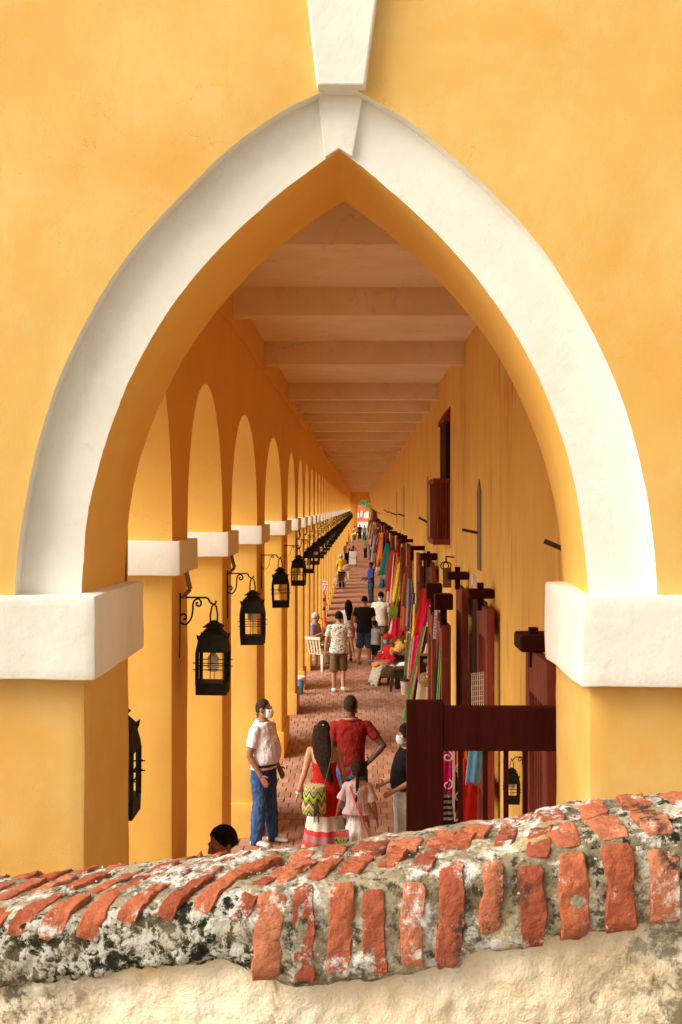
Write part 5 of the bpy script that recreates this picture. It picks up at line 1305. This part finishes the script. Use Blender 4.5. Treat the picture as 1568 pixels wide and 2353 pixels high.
# stall table with small wares, and pouches on the ground in front of the white-tee man
plain('red_plastic', (.62, .03, .02), .4, .4); plain('teal_plastic', (.02, .16, .20), .4, .4); plain('green_plastic', (.025, .03, .012), .45, .4); plain('blue_plastic', (.06, .32, .60), .4, .4)
def stool(label, loc, h, w, mat, top=True):
    r = empty('stool', loc); m = MB(); m.rings([[(-w*s, -w*s, z), (w*s, -w*s, z), (w*s, w*s, z), (-w*s, w*s, z)] for s, z in ((.86, h-.05), (.92, h-.02), (.88, h), (.5, h+.002))])
    bevel(m.build('seat', mat, r), .008)
    for sx in (-1, 1):
        for sy in (-1, 1):
            MB().rings([[(sx*(w+.03)+a, sy*(w+.03)+b, 0) for a, b in ((-.02, -.02), (.02, -.02), (.02, .02), (-.02, .02))], [(sx*w*.8+a, sy*w*.8+b, h-.045) for a, b in ((-.035, -.035), (.035, -.035), (.035, .035), (-.035, .035))]]).build('leg', mat, r)
    m = MB()
    for s in (-1, 1): m.box(-w*.8, w*.8, s*w*.9-.01, s*w*.9+.01, h-.16, h-.05)
    m.build('apron', mat, r); tag(r, label, 'stool'); return r
stool('dark green plastic stool carrying the lower fruit basin', P_(917, 26.5), .46, .15, 'green_plastic')
stool('red plastic stool covered with trinkets behind the fruit seller', P_(884, 29.3), .50, .17, 'red_plastic')
stool('teal plastic stool the fruit seller sits on', (X_(905, 27.6)+.05, 27.65, 0), .40, .15, 'teal_plastic')
rg = random.Random(8)
for k in range(14):
    o = MB().ell((0, 0, 0), (.03, .03, .022), 8, 6).build('trinket', ('good_rust', 'good_brown', 'good_cream', 'good_grey')[k % 4], None, True)
    o.location = (X_(884, 29.3)+rg.uniform(-.14, .14), 29.3+rg.uniform(-.13, .13), .521); tag(o, 'small trinket lying on the red plastic stool', 'trinket', 'trinkets on the red stool')
t = plain('tin', (.40, .37, .32), .3, .5, .1); t.b.inputs['Metallic'].default_value = .8
def basin(label, loc, r, h):
    o = MB().lathe([(.0001, .0), (r*.6, 0), (r*.85, h*.5), (r, h), (r*1.05, h+.005), (r*1.05, h-.004), (r*.97, h-.01), (r*.80, h*.5), (r*.55, .01), (.0001, .01)], (0, 0, 0), 26, False).build('basin', 'tin', None, True); o.location = loc; tag(o, label, 'basin'); return o
bx, by = X_(919, 26.5), 26.5
basin('wide tin basin with peeled sticks on the green stool', (bx, by, .464), .27, .11)
plain('cane', (.74, .66, .50), .6); plain('banana', (.80, .55, .05), .5, .4); plain('papaya', (.80, .34, .06), .5, .4); plain('pineapple', (.50, .30, .05), .7); plain('leaf_green', (.05, .13, .03), .6); plain('mango', (.78, .58, .10), .5, .4)
for k in range(3):
    o = MB().tube([(-.05, 0, 0), (.34, .02, .06)], .035, 10).build('cane_stick', 'cane', None, True); o.location = (bx-.02+k*.03, by-.08+.08*k, .545+.012*k); tag(o, 'peeled white stick lying across the lower tin basin', 'stick', 'peeled sticks in the lower basin')
o = MB().ell((0, 0, 0), (.05, .05, .045)).build('orange', 'papaya', None, True); o.location = (bx-.17, by-.05, .55); tag(o, 'single orange fruit at the edge of the lower basin', 'fruit')
st2 = empty('fruit_stand', (X_(931, 27.0), 27.0, 0)); tag(st2, 'dark box stand under the heaped fruit basin', 'stand'); MB().box(-.22, .22, -.2, .2, .03, .70).build('box', 'shade_and_box_dark', st2); MB().box(-.25, .25, -.23, .23, .70, .725).build('top', 'dark_wood', st2)
for sx in (-1, 1):
    for sy in (-1, 1): MB().box(sx*.19-.03, sx*.19+.03, sy*.17-.03, sy*.17+.03, 0, .035).build('foot', 'dark_wood', st2)
fx, fy, fz = X_(928, 26.9), 26.9, .727
basin('tin basin heaped with bananas, papaya and pineapple', (fx, fy, fz), .27, .12)
def banana_bunch(label, loc, n, rz):
    r = empty('banana_bunch', loc, rz)
    for k in range(n):
        a = (k-n/2)*.28; MB().tube([(.02*math.cos(a), .02*math.sin(a), .05), (.09*math.cos(a), .07*math.sin(a)-.03, .07), (.15*math.cos(a), .11*math.sin(a)-.05, .045), (.18*math.cos(a), .14*math.sin(a)-.05, .0)], [.014, .024, .024, .009], 8).build('banana', 'banana', r, True)
    MB().tube([(0, 0, .04), (-.02, 0, .09)], .015, 6).build('stalk', 'leaf_green', r); tag(r, label, 'bananas'); return r
banana_bunch('bunch of ripe bananas at the front of the heaped basin', (fx+.03, fy-.10, fz+.10), 7, .3); banana_bunch('smaller bunch of bananas behind the front bunch', (fx+.08, fy+.05, fz+.13), 5, -.5)
for i, (dx, dy, dz, r_, mt, lb_) in enumerate(((-.13, -.10, .12, .085, 'papaya', 'cut orange papaya in the heaped fruit basin'), (-.10, .06, .19, .12, 'mango', 'big yellow fruit at the back of the heaped basin'), (.05, .10, .22, .12, 'mango', 'topmost yellow fruit in the heaped basin'))):
    o = MB().ell((0, 0, 0), (r_*1.25, r_, r_*.9), 14, 10).build('fruit', mt, None, True); o.location = (fx+dx, fy+dy, fz+dz); tag(o, lb_, 'fruit')
def pineapple(label, loc):
    r = empty('pineapple', loc); MB().ell((0, 0, 0), (.07, .07, .10), 12, 10).build('body', 'pineapple', r, True)
    for k in range(14):
        a = k*2.4; h = .10+.012*k*.8; MB().add([(.012*math.cos(a+1.5), .012*math.sin(a+1.5), .08), (-.012*math.cos(a+1.5), -.012*math.sin(a+1.5), .08), (.07*math.cos(a)*(1-k/18), .07*math.sin(a)*(1-k/18), .08+h), (.02*math.cos(a), .02*math.sin(a), .085)], [(0, 1, 2), (0, 2, 3), (1, 3, 2)]).build('leaf', 'leaf_green', r)
    tag(r, label, 'pineapple')
pineapple('pineapple with spiky crown in the middle of the heaped basin', (fx-.02, fy-.04, fz+.16)); pineapple('pineapple lying at the side next to the papaya', (fx-.24, fy-.02, fz+.09))
# red cloth on the seller's lap and her blue swatter
o = MB().tube([(0, 0, 0), (.28, .02, .0), (.55, .0, -.03)], .010, 6).ell((-.06, 0, .005), (.085, .03, .012), 12, 6).build('swatter', 'blue_plastic', None, True); o.location = PT(854, 1519, 27.0); tag(o, 'bright blue swatter held out by the fruit seller', 'swatter')
drape('cloth', 'bright red cloth hanging down beside the seller towards the trinkets', 'cloth', (X_(906, 28.3), 28.3, 1.0), (X_(894, 28.3), 28.3, .45), .10, .13, 'red_plastic', 31, hang=False)
# white bucket with black lid
bk_ = empty('bucket', P_(934, 26.0)); tag(bk_, 'cream plastic bucket with black lid below the fruit', 'bucket')
plain('cream_plastic', (.66, .56, .40), .5, .35); MB().lathe([(.098, 0), (.105, .01), (.125, .30), (.13, .31)], (0, 0, 0), 24).build('tub', 'cream_plastic', bk_, True); MB().lathe([(.136, .295), (.138, .32), (.132, .335), (.12, .338)], (0, 0, 0), 24).build('lid', 'shoe_dark', bk_, True)
m = MB(); m.tube([(-.128, 0, .27), (-.11, -.07, .16), (0, -.13, .12), (.11, -.07, .16), (.128, 0, .27)], .004, 5); m.build('handle', 'tin', bk_, True)
# blue waste bin with white liner
wb = empty('waste_bin', P_(690, 26.3)); wb.location.x = -1.30; wb.location.y = 26.05; tag(wb, 'blue tapered waste bin with white liner between two piers', 'bin')
MB().lathe([(.075, 0), (.08, .01), (.125, .36), (.12, .365)], (0, 0, 0), 20).build('tub', 'blue_plastic', wb, True); MB().lathe([(.131, .31), (.136, .34), (.133, .385), (.12, .38)], (0, 0, 0), 20).build('liner', 'white_plastic', wb, True)
# chairs
def plastic_chair(label, loc, rz, mat='cream_plastic', metal=False):
    r = empty('chair', loc, rz); hw = .22
    if not metal:
        bevel(MB().rings([[(-hw, -.22, .42), (hw, -.22, .42), (hw*.9, .22, .40), (-hw*.9, .22, .40)], [(-hw, -.23, .445), (hw, -.23, .445), (hw*.9, .23, .425), (-hw*.9, .23, .425)]]).build('seat', mat, r), .01)
        for x in (-.16, -.08, 0, .08, .16): MB().bar((x, .22, .43), (x*1.05, .32, .80), .045, .012, (0, 1, 0)).build('slat', mat, r)
        MB().bar((-.22, .325, .81), (.22, .325, .81), .03, .07).build('back_rail', mat, r)
        for s in (-1, 1):
            m = MB(); m.tube([(s*.23, -.22, .40), (s*.25, -.20, .62), (s*.25, -.05, .65), (s*.24, .28, .66)], .020, 8); m.build('arm', mat, r, True)
            for y0, y1 in ((-.20, -.25), (.20, .28)): MB().rings([[(s*.24+a, y1+b, 0) for a, b in ((-.02, -.02), (.02, -.02), (.02, .02), (-.02, .02))], [(s*.20+a, y0+b, .42) for a, b in ((-.035, -.03), (.035, -.03), (.035, .03), (-.035, .03))]]).build('leg', mat, r)
    else:
        bevel(MB().box(-.21, .21, -.21, .21, .43, .45).build('seat', 'good_brown', r), .008)
        for k in range(5): MB().bar((-.19, .235, .52+.06*k), (.19, .235, .52+.06*k), .008, .035).build('slat', 'good_brown', r)
        m = MB(); m.tube(spline([(-.24, -.22, .64), (-.26, .0, .66), (-.2, .24, .78), (0, .27, .84), (.2, .24, .78), (.26, 0, .66), (.24, -.22, .64)], 5), .014, 8); m.build('top_rail', 'tin', r, True)
        for s in (-1, 1):
            MB().tube([(s*.25, -.24, 0), (s*.24, -.22, .64)], .014, 8).build('leg', 'tin', r, True); MB().tube([(s*.24, .30, 0), (s*.21, .24, .78)], .014, 8).build('leg', 'tin', r, True)
    tag(r, label, 'chair', 'chairs by the piers'); return r
plastic_chair('white plastic armchair the white-haired man sits on', (X_(720, 31.35), 31.3, 0), R(72))
plastic_chair('empty white plastic armchair in front of the seated white-haired man', P_(735, 29.9), R(150))
plastic_chair('metal armchair with brown slats behind the yellow-shirted man', P_(782, 57.9), R(190), metal=True)
plastic_chair('white plastic armchair beyond the yellow-shirted man', P_(791, 68), R(180))
# traffic post with number sign
sg = empty('sign_post', (-1.20, 40.7, 0)); tag(sg, 'orange traffic post carrying a white sign with red 17', 'sign')
plain('cone_orange', (.72, .12, .03), .6); MB().lathe([(.22, 0), (.22, .03), (.10, .05), (.055, .30), (.045, 1.05), (.04, 1.06)], (0, 0, 0), 16).build('cone', 'cone_orange', sg, True)
for z in (.55, .85): MB().lathe([(.058-.01*z, z), (.057-.01*z, z+.12)], (0, 0, 0), 16).build('band', 'shoe_dark', sg, True)
MB().bar((0, 0, 1.0), (.02, 0, 1.25), .02).build('stick', 'peg_wood', sg)
b_ = MB().box(-.11, .11, -.008, .008, 1.22, 1.54).build('plate', 'white_plastic', sg); plain('sign_red', (.60, .03, .03), .7)
text('17', .19, 'sign_red', b_, (-.085, -.0095, 1.255)); text('BOVEDA', .045, 'sign_red', b_, (-.09, -.0095, 1.46))
# hand truck with boxes
hd = empty('hand_truck', P_(811, 82)); tag(hd, 'hand truck loaded with pale boxes near the far piers', 'hand truck')
m = MB(); 
for s in (-1, 1): m.tube([(s*.2, .1, .05), (s*.2, .25, 1.25)], .02, 6)
m.bar((-.2, .2, .9), (.2, .2, .9), .03); m.box(-.22, .22, -.2, .1, .12, .14); m.build('frame', 'black_iron', hd)
for s in (-1, 1): 
    w_ = MB().lathe([(.04, -.02), (.12, -.02), (.12, .02), (.04, .02)], (0, 0, 0), 16).build('wheel', 'shoe_dark', hd, True); w_.rotation_euler.y = R(90); w_.location = (s*.25, .1, .12)
for k, z in enumerate((.142, .60)):
    o = MB().box(-.24, .24, -.2, .12, 0, .42).box(-.245, .245, -.203, .123, .36, .425).build('box', 'white_plastic', None); o.location = (X_(811, 82), 81.95, z); tag(o, ('lower', 'upper')[k]+' pale box on the hand truck', 'box', 'boxes on the hand truck')
# flag on a slanted pole
t = banded('tricolour', [(0, (.62, .02, .03)), (.25, (.03, .08, .36)), (.5, (.80, .58, .04))], 0, 1.0)
fg = empty('flag', (XR, 78.5, Z_(1182, 78.5))); fg.scale = (.62, .62, .62); tag(fg, 'yellow, blue and red flag hanging from slanted pole on the wall', 'flag')
MB().tube([(0, 0, 0), (-1.15, -.05, .75)], .022, 8).build('pole', 'peg_wood', fg, True)
for i, c in enumerate(('yellow', 'blue', 'red')):
    rs = [[(-1.12+.24*i+.24*u+.05*math.sin(v*4), -.04+.05*math.sin(u*6+v*3+i)+dy, .70-.16*i-.16*u-1.15*v) for u in (0, .33, .66, 1)] for dy in (0,) for v in (0, .25, .5, .75, 1)]
    mk('stripe', MB().rings(rs, False, False).mesh('stripe'), 'good_'+c, fg, True).modifiers.new('s', 'SOLIDIFY').thickness = .01
# bulk of the goods further along: each hanging piece is its own thing, colours never repeat next to one another
names = ['rust', 'cream', 'brown', 'red', 'olive', 'grey', 'orange', 'white', 'black', 'crimson', 'brown', 'green', 'navy', 'cream', 'yellow', 'rust', 'grey', 'teal', 'black', 'red']; rg = random.Random(21); seen = set()
kinds = ('hammock', 'shirt', 'dress', 'shawl', 'bag', 'scarf')
Yg = 36.5; i = 0
while Yg < 128:
    a = names[(i*7+3) % 20]; b = names[(i*11+9) % 20]; kind = kinds[i % 6]
    if a == b: b = 'white'
    key = (a, b, kind)
    mt = ('good_'+a) if i % 3 else stripes(a, b, k=rg.uniform(5, 9))
    lab = f'{a} {kind} hanging in the far row of goods' if i % 3 else f'{a} and {b} striped {kind} hanging in the far row of goods'
    if lab in seen: lab = f'{a} {kind} hanging beside a {b} door in the far row'.replace(f'{b} door', 'red door')+f' next to {names[((i-1)*7+3) % 20]} piece'
    seen.add(lab)
    xx = rg.uniform(.86, 1.12); zt = rg.uniform(2.3, 2.95); ln = rg.uniform(.8, 1.7) if kind != 'bag' else .5
    drape(kind, lab, kind, (xx, Yg, zt), (xx-rg.uniform(0, .12), Yg-.05, max(.15, zt-ln)), rg.uniform(.07, .16), rg.uniform(.22, .40), mt, 100+i, n=20, K=7)
    if i % 4 == 0:
        nm = names[(i*5+1) % 20]
        lb_ = f'low heap of {nm} wares on the ground in the far row'
        if lb_ not in seen:
            seen.add(lb_); o = MB().ell((0, 0, .25), (.26, .3, .26), 12, 8).ell((-.1, .1, .48), (.16, .18, .14), 10, 6).ell((.1, -.05, .5), (.14, .14, .12), 10, 6).build('wares', 'good_'+nm, None, True); o.location = (xx-.02, Yg+.6, 0); tag(o, lb_, 'wares', 'wares on the ground')
    Yg += 1.0+Yg*.012; i += 1
# ------------------------------------------------------------------ beyond the far opening
plain('mural_red', (.66, .13, .06), .8); 
mw = empty('painted_wall', (0, 172, 0)); tag(mw, 'orange red wall with white painted shapes beyond the far opening', 'wall', kind='thing')
MB().box(-6, 9, 172, 172.4, -.17, 4.6).build('wall_face', 'mural_red', mw)
for pts in (((-.7, .9), (-.35, .9), (-.3, 2.2), (-.55, 2.6), (-.75, 2.0)), ((.1, 1.2), (.6, 1.2), (.65, 2.0), (.75, 2.9), (.15, 3.0), (.05, 2.0)), ((.9, .8), (2.4, .8), (2.4, 2.7), (1.8, 2.8), (1.25, 2.3))):
    n_ = len(pts); MB().add([(x, 171.97, z) for x, z in pts]+[(x, 172.01, z) for x, z in pts], [tuple(range(n_))[::-1]]+[(k, (k+1) % n_, n_+(k+1) % n_, n_+k) for k in range(n_)]).build('painted_shape', 'white_plastic', mw)
tr = empty('tree', (2.3, 164, -.17)); tag(tr, 'leafy green tree seen through the far opening', 'tree')
plain('bark', (.10, .07, .045), .9); t = plain('tree_leaf', (.10, .26, .03), .6, .3, .5, 3)
m = MB(); m.tube([(0, 0, 0), (.1, 0, 1.6), (-.05, .1, 3.2), (.0, 0, 5.5)], [.22, .17, .13, .05], 8)
for a in range(5): m.tube([(0, 0, 3+.3*a), (1.2*math.cos(a*1.3), 1.2*math.sin(a*1.3), 4.6+.3*a)], [.07, .02], 6)
m.build('trunk', 'bark', tr, True); m = MB(); rg = random.Random(6)
for k in range(2600):
    a = rg.uniform(0, 6.28); b = rg.uniform(-1, 1); r_ = rg.uniform(.55, 1)**.5; cl = rg.randrange(7)
    c = Vector((1.5*math.cos(cl*.9), 1.5*math.sin(cl*.9), 5+.5*math.sin(cl*2.2)))+Vector((math.cos(a)*math.sqrt(1-b*b), math.sin(a)*math.sqrt(1-b*b), b))*r_*1.25
    d = Vector((rg.uniform(-1, 1), rg.uniform(-1, 1), rg.uniform(-1, 1))).normalized()*.13; e_ = d.cross(Vector((rg.uniform(-1, 1), .3, 1))).normalized()*.06
    m.add([c-d, c+e_, c+d, c-e_], [(0, 1, 2, 3)])
m.build('crown', 'tree_leaf', tr)
m = MB(); rg = random.Random(12)
for k in range(1500):
    x, y = rg.uniform(-2, 4), rg.uniform(157, 171); h = rg.uniform(.1, .3); m.add([(x-.03, y, -.17), (x+.03, y, -.17), (x+rg.uniform(-.1, .1), y, h)], [(0, 1, 2)])
tag(m.build('grass', 'tree_leaf'), 'green grass strip beyond the far opening', 'grass', kind='stuff')
